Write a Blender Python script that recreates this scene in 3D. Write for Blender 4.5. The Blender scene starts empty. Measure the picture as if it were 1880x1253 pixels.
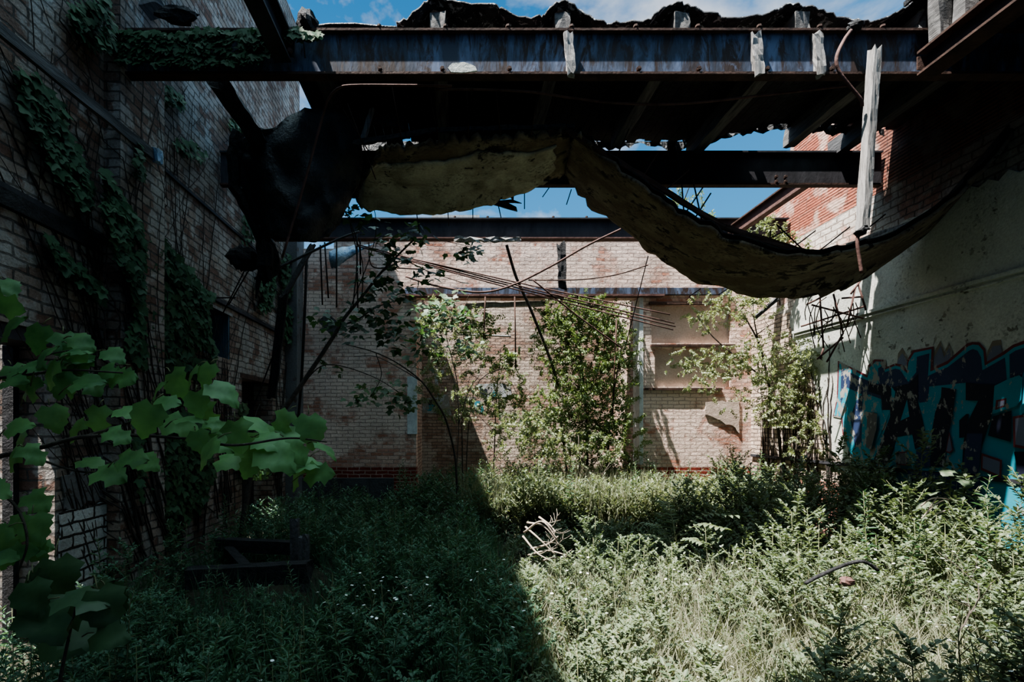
import bpy, math, random
import numpy as np
from mathutils import Vector, Matrix, noise as mnoise
random.seed(7); RNG = np.random.default_rng(11)
scene = bpy.context.scene
C = scene.collection
F, VX, VY, CH = 900.0, 838.0, 782.0, 1.6          # focal length in pixels, vanishing point, eye height
XL, XR, YB = -2.95, 5.30, 8.80                    # left wall, right wall, back wall
YF, YM, YK = 4.20, 6.10, 7.85                     # the three roof beams
def at(px, py, d):
    return ((px-VX)/F*d, d, CH-(py-VY)/F*d)
def onL(px, py, x=XL):
    d = x*F/(px-VX); return (x, d, CH-(py-VY)/F*d)
def onR(px, py, x=XR):
    d = x*F/(px-VX); return (x, d, CH-(py-VY)/F*d)

# ------------------------------------------------------------------ camera, sun, sky
cam = bpy.data.cameras.new('camera'); co = bpy.data.objects.new('camera', cam); C.objects.link(co)
co.location = (0, 0, CH); co.rotation_euler = (math.pi/2, 0, 0)
cam.sensor_width = 36; cam.lens = 36*F/1880; cam.shift_x = (940-VX)/1880; cam.shift_y = (VY-626.5)/1880
cam.clip_start = .05; cam.clip_end = 300
scene.camera = co
SUN = Vector((1, .36, -2.48)).normalized()
sl = bpy.data.lights.new('sun', 'SUN'); so = bpy.data.objects.new('sun', sl); C.objects.link(so)
so.rotation_euler = SUN.to_track_quat('-Z', 'Y').to_euler(); so.location = (-6, -3, 16)
sl.energy = 11.5; sl.angle = .0095; sl.color = (1, .95, .89)
scene.view_settings.view_transform = 'AgX'
scene.view_settings.look = 'AgX - Medium High Contrast'
scene.view_settings.exposure = 0.9
scene.cycles.max_bounces = 6; scene.cycles.diffuse_bounces = 4; scene.cycles.glossy_bounces = 2; scene.cycles.transmission_bounces = 3

class NT:
    def __init__(s, tree): s.t = tree
    def n(s, typ, ins=None, **kw):
        nd = s.t.nodes.new(typ)
        for k, v in kw.items(): setattr(nd, k, v)
        for k, v in (ins or {}).items():
            if hasattr(v, 'is_output') and v.is_output: s.t.links.new(v, nd.inputs[k])
            else: nd.inputs[k].default_value = v
        return nd
    def math(s, op, a, b=0.0, c=None, clamp=False):
        ins = {0: a, 1: b}
        if c is not None: ins[2] = c
        return s.n('ShaderNodeMath', ins, operation=op, use_clamp=clamp).outputs[0]
    def noise(s, vec, scale, detail=4, rough=.55, dist=0):
        return s.n('ShaderNodeTexNoise', {'Vector': vec, 'Scale': scale, 'Detail': detail, 'Roughness': rough, 'Distortion': dist}).outputs[0]
    def step(s, v, lo, hi):
        return s.n('ShaderNodeMapRange', {'Value': v, 'From Min': lo, 'From Max': hi}, clamp=True).outputs[0]
    def mix(s, f, a, b, mode='MIX'):
        m = s.n('ShaderNodeMix', data_type='RGBA', blend_type=mode)
        for i, v in ((0, f), (6, a), (7, b)):
            if hasattr(v, 'is_output'): s.t.links.new(v, m.inputs[i])
            else: m.inputs[i].default_value = (*v, 1) if isinstance(v, tuple) and len(v) == 3 else v
        return m.outputs[2]
def new_mat(name):
    m = bpy.data.materials.new(name); m.use_nodes = True; m.node_tree.nodes.clear()
    nt = NT(m.node_tree); out = nt.n('ShaderNodeOutputMaterial'); return m, nt, out
def pos(nt): return nt.n('ShaderNodeNewGeometry').outputs['Position']

world = bpy.data.worlds.new('world'); scene.world = world; world.use_nodes = True
wt = NT(world.node_tree); world.node_tree.nodes.clear()
tc = wt.n('ShaderNodeTexCoord').outputs['Generated']
sp = wt.n('ShaderNodeSeparateXYZ', {0: tc})
el = wt.step(sp.outputs[2], 0.0, .75)
skyc = wt.mix(el, (.105, .34, .60), (.010, .105, .27))
cv = wt.n('ShaderNodeVectorMath', {0: tc, 1: (1, 1, 1.6)}, operation='MULTIPLY').outputs[0]
cn = wt.noise(cv, 2.9, 7, .55, .3)
cm = wt.step(cn, .50, .66)
skyc = wt.mix(cm, skyc, (.58, .60, .64))
zen = wt.step(sp.outputs[2], .72, .93)                 # zenith out of view, brightened to fill the shade
skyc = wt.mix(zen, skyc, (1.55, 2.15, 2.35))
bg = wt.n('ShaderNodeBackground', {'Color': skyc, 'Strength': .95})
wo = wt.n('ShaderNodeOutputWorld'); world.node_tree.links.new(bg.outputs[0], wo.inputs[0])

# ------------------------------------------------------------------ materials
def principled(nt, out, col, rough=.85, bump=None, dist=.02, strength=1, metal=0, spec=.3):
    b = nt.n('ShaderNodeBsdfPrincipled', {'Roughness': rough, 'Metallic': metal, 'Specular IOR Level': spec})
    if hasattr(col, 'is_output'): nt.t.links.new(col, b.inputs['Base Color'])
    else: b.inputs['Base Color'].default_value = (*col, 1)
    if bump is not None:
        bp = nt.n('ShaderNodeBump', {'Height': bump, 'Distance': dist, 'Strength': strength})
        nt.t.links.new(bp.outputs[0], b.inputs['Normal'])
    nt.t.links.new(b.outputs[0], out.inputs[0]); return b
def brick_mat(name, row, width, c1, c2, mortar, paint=None, plo=.45, phi=.55, pscale=1.6, redbase=None, dirt=.55, msize=.010, bd=.025, painted_shade=False):
    m, nt, out = new_mat(name)
    g = nt.n('ShaderNodeNewGeometry'); p = nt.n('ShaderNodeSeparateXYZ', {0: g.outputs['Position']})
    nn = nt.n('ShaderNodeSeparateXYZ', {0: g.outputs['True Normal']})
    side = nt.math('GREATER_THAN', nt.math('ABSOLUTE', nn.outputs[0]), .6)
    u = nt.math('ADD', nt.math('MULTIPLY', p.outputs[1], side), nt.math('MULTIPLY', p.outputs[0], nt.math('SUBTRACT', 1, side)))
    wob = nt.noise(g.outputs['Position'], 5, 3)
    wob2 = nt.noise(g.outputs['Position'], 16, 2)
    v = nt.math('ADD', p.outputs[2], nt.math('ADD', nt.math('MULTIPLY', nt.math('SUBTRACT', wob, .5), .040), nt.math('MULTIPLY', nt.math('SUBTRACT', wob2, .5), .016)))
    u = nt.math('ADD', u, nt.math('MULTIPLY', nt.math('SUBTRACT', nt.noise(g.outputs['Position'], 12, 2), .5), .035))
    vec = nt.n('ShaderNodeCombineXYZ', {0: u, 1: v, 2: 0.0}).outputs[0]
    br = nt.n('ShaderNodeTexBrick', {'Vector': vec, 'Color1': (*c1, 1), 'Color2': (*c2, 1), 'Mortar': (*mortar, 1), 'Scale': 1.0,
        'Mortar Size': msize, 'Mortar Smooth': .25, 'Bias': -.1, 'Brick Width': width, 'Row Height': row})
    fine = nt.noise(g.outputs['Position'], 55, 4, .7); mid = nt.noise(g.outputs['Position'], 7, 5, .6)
    big = nt.noise(g.outputs['Position'], pscale, 6, .62, .4)
    col = br.outputs['Color']
    if paint:
        pm = nt.step(nt.math('ADD', big, nt.math('MULTIPLY', nt.math('SUBTRACT', mid, .5), .35)), plo, phi)
        pm = nt.math('MULTIPLY', pm, nt.math('SUBTRACT', 1, nt.math('MULTIPLY', br.outputs['Fac'], .75)))
        col = nt.mix(pm, col, paint)
    if redbase:
        zb, zc, rc = redbase
        rm = nt.math('MULTIPLY', nt.step(nt.math('ADD', p.outputs[2], nt.math('MULTIPLY', mid, .02)), zb+.01, zb), nt.math('SUBTRACT', 1, br.outputs['Fac']))
        col = nt.mix(rm, col, rc)
    col = nt.mix(nt.math('MULTIPLY', nt.step(nt.noise(g.outputs['Position'], .9, 6, .65), .42, .70), dirt), col, (.025, .024, .022))
    col = nt.mix(nt.step(fine, .35, .8), col, nt.mix(1.0, col, (.62, .6, .6), 'MULTIPLY'))
    if painted_shade:
        shade_m = nt.math('MULTIPLY', nt.step(nt.math('ADD', p.outputs[1], mid), 7.1, 6.3), nt.step(nt.math('ADD', p.outputs[2], mid), 4.2, 4.8))
        col = nt.mix(nt.math('MULTIPLY', shade_m, .7), col, (.016, .014, .013))  # deep shade of the upper right wall put into the brick colour
    h = nt.math('ADD', nt.math('SUBTRACT', 1, br.outputs['Fac']), nt.math('ADD', nt.math('MULTIPLY', fine, .35), nt.math('MULTIPLY', mid, 1.3)))
    principled(nt, out, col, .92, h, bd, .9, spec=.15); return m
def plaster_mat(name, base, stain, flake, lo=.56, hi=.66, scale=1.3, dirt=.5):
    m, nt, out = new_mat(name); p = pos(nt)
    big = nt.noise(p, scale, 7, .62, .5); mid = nt.noise(p, 7, 6, .65, .3); fine = nt.noise(p, 40, 4, .6)
    col = nt.mix(nt.math('MULTIPLY', nt.step(big, .40, .72), dirt), base, stain)
    fl = nt.step(mid, lo, lo+.03)
    fl = nt.math('MULTIPLY', fl, nt.step(big, .42, .56))
    col = nt.mix(fl, col, flake)
    sp_ = nt.math('MULTIPLY', nt.step(nt.noise(p, 26, 5, .7), .52, .60), nt.step(nt.noise(p, 2.3, 3), .48, .60))
    col = nt.mix(nt.math('MULTIPLY', sp_, .75*dirt), col, flake)
    col = nt.mix(nt.step(fine, .3, .8), col, nt.mix(1.0, col, (.72, .72, .72), 'MULTIPLY'))
    h = nt.math('ADD', nt.math('MULTIPLY', fl, -.8), nt.math('ADD', nt.math('MULTIPLY', fine, .25), mid))
    principled(nt, out, col, .9, h, .02, .7, spec=.15); return m
def simple_mat(name, a, b, scale=6, rough=.85, bump=.01, metal=0, stretch=(1, 1, 1), lo=.35, hi=.65, c=None, clo=.6, chi=.7, spec=.3):
    m, nt, out = new_mat(name); p = pos(nt)
    p = nt.n('ShaderNodeVectorMath', {0: p, 1: stretch}, operation='MULTIPLY').outputs[0]
    n1 = nt.noise(p, scale, 6, .65, .3); n2 = nt.noise(p, scale*5, 4, .6)
    col = nt.mix(nt.step(n1, lo, hi), a, b)
    if c: col = nt.mix(nt.step(nt.noise(p, scale*1.7, 6, .7, .6), clo, chi), col, c)
    principled(nt, out, col, rough, nt.math('ADD', n1, nt.math('MULTIPLY', n2, .5)), bump, 1, metal, spec); return m
def leaf_mat(name, a, b, trans=.35, scale=1.2, c=None, gloss=.5):
    m, nt, out = new_mat(name); p = pos(nt)
    oi = nt.n('ShaderNodeObjectInfo').outputs['Random']
    n1 = nt.noise(p, scale, 3); n2 = nt.noise(p, 23, 2)
    f = nt.step(nt.math('ADD', nt.math('ADD', nt.math('MULTIPLY', n1, .7), nt.math('MULTIPLY', n2, .5)), nt.math('MULTIPLY', oi, .25)), .4, 1.05)
    col = nt.mix(f, a, b)
    if c: col = nt.mix(nt.step(nt.noise(p, 31, 2), .66, .72), col, c)
    d = nt.n('ShaderNodeBsdfPrincipled', {'Base Color': col, 'Roughness': gloss, 'Specular IOR Level': .35})
    t = nt.n('ShaderNodeBsdfTranslucent', {'Color': nt.mix(1.0, col, (1.25, 1.3, .7), 'MULTIPLY')})
    mx = nt.n('ShaderNodeMixShader', {0: trans, 1: d.outputs[0], 2: t.outputs[0]})
    nt.t.links.new(mx.outputs[0], out.inputs[0]); return m
M = {}
M['brick_left'] = brick_mat('old brown brick', .080, .225, (.19, .115, .09), (.40, .34, .29), (.10, .09, .082), (.42, .39, .36), .48, .56, 3.0, dirt=.6, msize=.009)
M['brick_back'] = brick_mat('pink painted brick', .066, .205, (.50, .24, .17), (.80, .60, .51), (.42, .31, .27), (.87, .69, .60), .42, .50, 1.5, (.86, 0, (.22, .045, .03)), dirt=.28, msize=.008)
M['brick_alcove'] = brick_mat('brown alcove brick', .066, .205, (.40, .25, .19), (.60, .45, .36), (.22, .17, .15), (.66, .55, .47), .48, .56, 1.5, dirt=.4, msize=.008)
M['brick_right'] = brick_mat('white painted brick', .085, .21, (.54, .30, .23), (.68, .48, .40), (.26, .20, .17), (.74, .68, .62), .42, .50, 1.8, dirt=.25, painted_shade=True)
M['brick_peeled'] = brick_mat('cream bare brick', .070, .205, (.60, .46, .37), (.76, .64, .54), (.20, .16, .14), None, redbase=(.80, 0, (.40, .17, .13)), dirt=.30)
M['glazed'] = brick_mat('white glazed brick', .095, .22, (.46, .47, .46), (.60, .61, .60), (.05, .045, .04), None, dirt=.75)
M['plaster'] = plaster_mat('aged pale plaster', (.60, .62, .58), (.28, .28, .24), (.12, .105, .085), .60, .63)
M['plaster_grey'] = plaster_mat('grey cement render', (.17, .17, .175), (.08, .075, .07), (.10, .07, .055), .57, .6, 2)
M['plaster_pink'] = plaster_mat('thin pink plaster', (.56, .46, .40), (.36, .28, .23), (.50, .40, .34), .6, .66, 2)
M['slab_plaster'] = plaster_mat('yellowed ceiling plaster', (.48, .45, .36), (.16, .135, .10), (.06, .055, .045), .60, .64, 2.6, .95)
M['slab_brown'] = plaster_mat('soaked brown lath ceiling', (.14, .105, .075), (.28, .24, .18), (.03, .026, .02), .53, .57, 2.6, 1.0)
M['steel'] = simple_mat('flaking blue painted steel', (.040, .050, .074), (.115, .155, .245), 3.2, .75, .006, .0, (1.6, 1, .45), .45, .62, (.035, .022, .019), .47, .58)
M['steel_dark'] = simple_mat('dark corroded steel', (.018, .018, .022), (.05, .05, .058), 4, .7, .006, .0, (1, 1, .5))
M['rust'] = simple_mat('rusted steel', (.070, .036, .030), (.15, .085, .075), 8, .85, .008)
M['rust_dark'] = simple_mat('dark rusted steel', (.03, .018, .014), (.075, .04, .03), 8, .85, .008)
M['wood'] = simple_mat('weathered grey wood', (.20, .19, .18), (.44, .43, .42), 6, .9, .012, 0, (7, 7, .6), .35, .65)
M['wood_mid'] = simple_mat('aged joist wood', (.08, .08, .08), (.20, .195, .19), 6, .9, .01, 0, (5, .5, 5))
M['wood_dark'] = simple_mat('dark joist wood', (.05, .05, .052), (.11, .11, .115), 6, .9, .01, 0, (5, .5, 5))
M['char'] = simple_mat('charred wood', (.008, .008, .009), (.03, .03, .033), 14, .75, .02)
M['tar'] = simple_mat('tar roofing felt', (.012, .012, .014), (.05, .052, .056), 9, .7, .02, 0, (1, 1, 1), .4, .7, (.35, .36, .37), .56, .62)
M['tar_black'] = simple_mat('burnt roofing felt', (.006, .007, .009), (.03, .036, .044), 7, .55, .03, spec=.5)
M['soil'] = simple_mat('dark soil', (.02, .018, .013), (.05, .045, .03), 5, .95, .03)
M['bark'] = simple_mat('dark bark', (.045, .036, .03), (.10, .085, .07), 18, .9, .01)
M['twig_pale'] = simple_mat('pale dead twig', (.30, .24, .19), (.46, .39, .33), 20, .9, .005)
M['vine'] = simple_mat('dark vine stem', (.022, .018, .016), (.055, .045, .04), 14, .9, .01)
M['stem'] = simple_mat('green stem', (.10, .12, .06), (.20, .20, .11), 12, .8, .003)
M['white'] = simple_mat('chalky white paint', (.45, .47, .49), (.66, .68, .69), 8, .8, .008)
M['blueboard'] = simple_mat('faded blue boards', (.035, .07, .11), (.07, .12, .17), 6, .8, .008, 0, (6, 6, .5))
M['tarp'] = simple_mat('blue plastic sheet', (.10, .20, .34), (.42, .52, .62), 5, .4, .03, spec=.5)
M['petal'] = simple_mat('white petals', (.80, .80, .80), (.88, .88, .86), 8, .7, .001)
M['concrete'] = simple_mat('dark concrete', (.045, .05, .055), (.085, .09, .095), 4, .95, .02)
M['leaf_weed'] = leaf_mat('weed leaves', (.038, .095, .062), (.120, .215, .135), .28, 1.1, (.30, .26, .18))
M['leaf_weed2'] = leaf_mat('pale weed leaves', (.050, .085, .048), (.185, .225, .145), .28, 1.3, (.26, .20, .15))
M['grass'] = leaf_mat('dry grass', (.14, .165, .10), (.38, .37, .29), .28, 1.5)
M['leaf_ivy'] = leaf_mat('ivy leaves', (.018, .050, .024), (.052, .115, .048), .25, 2.0, gloss=.7)
M['leaf_dark'] = leaf_mat('dark tree leaves', (.025, .065, .030), (.085, .150, .070), .30, 2.0)
M['leaf_mulberry'] = leaf_mat('mulberry leaves', (.070, .18, .075), (.20, .38, .15), .40, 3.0)
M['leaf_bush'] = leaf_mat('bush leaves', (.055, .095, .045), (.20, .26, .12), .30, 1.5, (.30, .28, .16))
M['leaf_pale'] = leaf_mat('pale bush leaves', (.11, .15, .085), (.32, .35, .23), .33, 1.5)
# terracotta: big hollow blocks with fine horizontal ribs
m, nt, out = new_mat('ribbed terracotta tile'); p = pos(nt); s3 = nt.n('ShaderNodeSeparateXYZ', {0: p})
br = nt.n('ShaderNodeTexBrick', {'Vector': nt.n('ShaderNodeCombineXYZ', {0: s3.outputs[1], 1: s3.outputs[2], 2: 0.0}).outputs[0], 'Color1': (.44, .13, .075, 1), 'Color2': (.56, .22, .14, 1),
    'Mortar': (.22, .12, .09, 1), 'Scale': 1.0, 'Mortar Size': .008, 'Brick Width': .31, 'Row Height': .21})
rib = nt.math('SINE', nt.math('MULTIPLY', s3.outputs[2], 2*math.pi/.042)); rb = nt.step(rib, -.5, .2)
col = nt.mix(nt.math('SUBTRACT', 1, rb), br.outputs['Color'], (.15, .05, .035))
col = nt.mix(nt.step(nt.noise(p, 3, 5), .5, .62), col, (.50, .36, .30))
mid = nt.noise(p, 7, 5, .6); shade_m = nt.step(nt.math('ADD', s3.outputs[1], mid), 7.1, 6.3)
col = nt.mix(nt.math('MULTIPLY', shade_m, .75), col, (.016, .014, .013))  # same wall shade darkened into the tile colour
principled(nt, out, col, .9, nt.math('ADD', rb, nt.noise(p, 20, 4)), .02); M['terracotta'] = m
def paint_mat(name, col, wear=.59):
    m, nt, out = new_mat(name); p = pos(nt)
    ps = nt.n('ShaderNodeVectorMath', {0: p, 1: (1, 1, .6)}, operation='MULTIPLY').outputs[0]
    n1 = nt.noise(ps, 9, 7, .68, .2); big = nt.noise(p, 1.1, 2)
    s3 = nt.n('ShaderNodeSeparateXYZ', {0: p})
    far = nt.step(s3.outputs[1], 4.6, 7.2)
    th = nt.math('SUBTRACT', nt.math('ADD', n1, nt.math('MULTIPLY', far, .12)), nt.math('MULTIPLY', big, .05))
    w = nt.step(th, wear, wear+.02)
    c = nt.mix(w, nt.mix(nt.noise(p, 3, 4), col, tuple(x*.6 for x in col)), (.28, .27, .25))
    principled(nt, out, c, .7, nt.math('SUBTRACT', n1, nt.math('MULTIPLY', w, .5)), .008, .5); return m
M['g_red'] = paint_mat('red spray paint', (.16, .035, .045)); M['g_teal'] = paint_mat('teal spray paint', (.025, .30, .40))
M['g_navy'] = paint_mat('navy spray paint', (.028, .048, .115)); M['g_black'] = paint_mat('black spray paint', (.010, .014, .035))
M['g_lilac'] = paint_mat('lilac grey spray paint', (.17, .19, .27)); M['g_grey'] = paint_mat('taupe spray paint', (.15, .14, .14))
M['g_tan'] = paint_mat('tan spray paint', (.24, .21, .17)); M['g_white'] = paint_mat('white spray paint', (.5, .54, .58))

# ------------------------------------------------------------------ mesh helpers
def link(name, me, parent=None, kind=None):
    o = bpy.data.objects.new(name, me); C.objects.link(o)
    if parent is not None: o.parent = parent
    if kind: o['kind'] = kind
    return o
def wloc(o):
    v = Vector((0, 0, 0))
    while o is not None: v += o.location; o = o.parent
    return v
def smooth(me, angle=None):
    me.polygons.foreach_set('use_smooth', [True]*len(me.polygons))
class MB:
    def __init__(s): s.v = []; s.f = []
    def quad(s, *p): i = len(s.v); s.v += [tuple(q) for q in p]; s.f.append(tuple(range(i, i+len(p)))); return s
    def hexa(s, c):                                        # eight corners, bottom ring then top ring
        i = len(s.v); s.v += [tuple(q) for q in c]
        for f in ((3, 2, 1, 0), (4, 5, 6, 7), (0, 1, 5, 4), (1, 2, 6, 5), (2, 3, 7, 6), (3, 0, 4, 7)): s.f.append(tuple(i+k for k in f))
        return s
    def box(s, a, b):
        (x0, y0, z0), (x1, y1, z1) = a, b
        return s.hexa([(x0, y0, z0), (x1, y0, z0), (x1, y1, z0), (x0, y1, z0), (x0, y0, z1), (x1, y0, z1), (x1, y1, z1), (x0, y1, z1)])
    def bar(s, p, q, w, h, up=(0, 0, 1), jag=0, taper=1):  # squared timber from p to q
        p, q = Vector(p), Vector(q); d = (q-p).normalized(); u = Vector(up)
        if abs(d.dot(u)) > .97: u = Vector((0, 1, 0))
        r = d.cross(u).normalized(); u = r.cross(d)
        def ring(c, k, j):
            return [c+r*(a*w/2*k)+u*(b*h/2*k)+d*random.uniform(-j, j) for a, b in ((-1, -1), (1, -1), (1, 1), (-1, 1))]
        a, b = ring(p, 1, jag), ring(q, taper, jag)
        return s.hexa([a[0], a[1], a[2], a[3], b[0], b[1], b[2], b[3]])
    def splint(s, p, q, w, h, up=(0, 1, 0), n=9, jag=.05, wob=.006):   # weathered timber: wobbling faces and splintered ends
        p, q = Vector(p), Vector(q); d = (q-p).normalized(); u = Vector(up)
        r = d.cross(u).normalized(); u = r.cross(d); prof = [(-1, -1), (-.3, -1.02), (.35, -1), (1, -.96), (1, .1), (.97, 1), (.2, 1), (-.4, 1.03), (-1, .98), (-1.02, 0)]
        m = len(prof); base = len(s.v)
        for k in range(n):
            c = p.lerp(q, k/(n-1))
            for a, b in prof:
                jx = random.uniform(-jag, jag) if k in (0, n-1) else 0
                s.v.append(tuple(c+r*(a*w/2+random.uniform(-wob, wob))+u*(b*h/2+random.uniform(-wob, wob))+d*jx))
        for k in range(n-1):
            for j in range(m): s.f.append((base+k*m+j, base+k*m+(j+1) % m, base+(k+1)*m+(j+1) % m, base+(k+1)*m+j))
        s.f.append(tuple(base+j for j in range(m))[::-1]); s.f.append(tuple(base+(n-1)*m+j for j in range(m))); return s
    def tube(s, pts, r0, r1=None, n=6):
        pts = [Vector(p) for p in pts]; r1 = r0 if r1 is None else r1; base = len(s.v); L = len(pts)
        u = None
        for i, p in enumerate(pts):
            d = (pts[min(i+1, L-1)]-pts[max(i-1, 0)]); d = d.normalized() if d.length > 1e-9 else Vector((0, 0, 1))
            if u is None: u = d.orthogonal().normalized()
            else: u = (u-d*u.dot(d)); u = u.normalized() if u.length > 1e-6 else d.orthogonal().normalized()
            w = d.cross(u); r = r0+(r1-r0)*i/max(1, L-1)
            for k in range(n):
                a = 2*math.pi*k/n; s.v.append(tuple(p+(u*math.cos(a)+w*math.sin(a))*r))
        for i in range(L-1):
            for k in range(n): s.f.append((base+i*n+k, base+i*n+(k+1) % n, base+(i+1)*n+(k+1) % n, base+(i+1)*n+k))
        s.f.append(tuple(base+k for k in range(n))[::-1]); s.f.append(tuple(base+(L-1)*n+k for k in range(n))); return s
    def grid(s, P):                                        # rows of points
        base = len(s.v); R, K = len(P), len(P[0])
        for row in P: s.v += [tuple(q) for q in row]
        for i in range(R-1):
            for j in range(K-1): s.f.append((base+i*K+j, base+i*K+j+1, base+(i+1)*K+j+1, base+(i+1)*K+j))
        return s
    def prism(s, poly, off):                               # flat outline pushed along a vector
        n = len(poly); i = len(s.v); o = Vector(off)
        s.v += [tuple(q) for q in poly]; s.v += [tuple(Vector(q)+o) for q in poly]
        s.f.append(tuple(range(i, i+n))); s.f.append(tuple(range(i+2*n-1, i+n-1, -1)))
        for k in range(n): s.f.append((i+k, i+(k+1) % n, i+n+(k+1) % n, i+n+k))
        return s
    def build(s, name, mat, parent=None, kind=None, sm=False):
        w = wloc(parent) if parent is not None else Vector((0, 0, 0))
        me = bpy.data.meshes.new(name); me.from_pydata([(a-w.x, b-w.y, c-w.z) for a, b, c in s.v], [], s.f)
        mats = mat if isinstance(mat, list) else [mat]
        for q in mats: me.materials.append(M[q])
        if sm: smooth(me)
        me.update()
        o = link(name, me, parent, kind)
        return o
def tag(o, label, cat, group=None, kind=None):
    if label: o['label'] = label
    if cat: o['category'] = cat
    if group: o['group'] = group
    o['kind'] = kind or 'thing'
    return o
def thing(name, label, cat, loc, group=None):
    o = bpy.data.objects.new(name, None); C.objects.link(o); o.location = loc; o.empty_display_size = .1
    return tag(o, label, cat, group)
def solid(o, t, off=0):
    md = o.modifiers.new('thickness', 'SOLIDIFY'); md.thickness = t; md.offset = off; return o
def spline(pts, n=8):                                      # Catmull-Rom through points of any size
    P = [np.array(p, float) for p in pts]; P = [2*P[0]-P[1]]+P+[2*P[-1]-P[-2]]; out_ = []
    for i in range(1, len(P)-2):
        a, b, c, d = P[i-1:i+3]
        for k in range(n):
            t = k/n; out_.append(.5*((2*b)+(-a+c)*t+(2*a-5*b+4*c-d)*t*t+(-a+3*b-3*c+d)*t**3))
    out_.append(P[-2]); return out_
def ragged(poly, amp=.03, step=.07, seed=0):               # a closed outline with torn edges (2-D)
    rr = random.Random(seed); out_ = []
    for i in range(len(poly)):
        a, b = np.array(poly[i], float), np.array(poly[(i+1) % len(poly)], float); L = np.linalg.norm(b-a); k = max(1, int(L/step))
        nrm = np.array((-(b-a)[1], (b-a)[0]))/(L+1e-9)
        for j in range(k):
            out_.append(a+(b-a)*j/k+nrm*rr.uniform(-amp, amp)*(0 if j == 0 else 1))
    return out_
# leaves: one template placed many times, as one mesh
def leaf_tpl(kind):
    if kind == 'lance':                                    # narrow pointed leaf
        v = [(0, 0, 0), (.095, .28, .03), (.085, .62, .0), (0, 1, -.14), (-.085, .62, .0), (-.095, .28, .03)]; v = [(x, y, z+abs(x)*.35) for x, y, z in v]
        return v, [(0, 1, 2, 3), (0, 3, 4, 5)]
    if kind == 'oval':
        v = [(0, 0, 0), (.24, .28, .02), (.25, .62, 0), (0, 1, -.12), (-.25, .62, 0), (-.24, .28, .02)]; v = [(x, y, z+abs(x)*.3) for x, y, z in v]
        return v, [(0, 1, 2, 3), (0, 3, 4, 5)]
    if kind == 'blade':
        return [(.012, 0, 0), (.010, .5, .02), (0, 1, -.12), (-.010, .5, .02), (-.012, 0, 0)], [(0, 1, 2, 3, 4)]
    if kind == 'ivy':                                      # three-lobed creeper leaf
        h = [(0, .0), (.20, -.08), (.42, .10), (.62, .42), (.34, .46), (.24, .62), (.16, .86), (0, 1.0)]
        n = len(h); v = [(x, y, -.10*(x*x*2+(y-.4)**2)+abs(x)*.12) for x, y in h]+[(-x, y, -.10*(x*x*2+(y-.4)**2)+abs(x)*.12) for x, y in h[1:-1]]
        return v, [tuple(range(n)), tuple([0, n-1]+list(range(2*n-3, n-1, -1)))]
    W = {'mulberry': [.20, .36, .46, .47, .42, .38, .31, .22, .12, 0], 'mulberry2': [.20, .34, .47, .42, .24, .33, .40, .28, .15, 0]}[kind]
    v = []; f = []
    for i, w in enumerate(W):                              # rows from the notched base to the tip, five points across
        y = -.05+i*1.1/9; tooth = .045*(-1)**i if 0 < i < 9 else 0
        for j in (-1, -.5, 0, .5, 1):
            x = j*(w+tooth*abs(j)); yy = y+(.12*(1-abs(j)) if i == 0 else .05*(1-abs(j)) if i == 1 else 0)+(.03 if abs(j) == 1 and 1 < i < 8 else 0)
            v.append((x, yy, -.5*x*x-.35*(yy-.35)**2+abs(x)*.22+.03*math.sin(9*yy+3*j)))
    for i in range(9):
        for j in range(4): f.append((i*5+j, i*5+j+1, i*5+j+6, i*5+j+5))
    return v, f
TPL = {k: leaf_tpl(k) for k in ('lance', 'oval', 'blade', 'ivy', 'mulberry', 'mulberry2')}
def leaves_arrays(kind, P, D, Nn, S):
    v, f = TPL[kind]; v = np.array(v); P, D, Nn, S = (np.asarray(a, float) for a in (P, D, Nn, S))
    D = D/np.linalg.norm(D, axis=1, keepdims=True); X = np.cross(D, Nn); X /= np.linalg.norm(X, axis=1, keepdims=True)+1e-9; Z = np.cross(X, D)
    V = P[:, None, :]+S[:, None, None]*(v[None, :, 0:1]*X[:, None, :]+v[None, :, 1:2]*D[:, None, :]+v[None, :, 2:3]*Z[:, None, :])
    k = len(v); return V.reshape(-1, 3), f, k, len(P)
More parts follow.
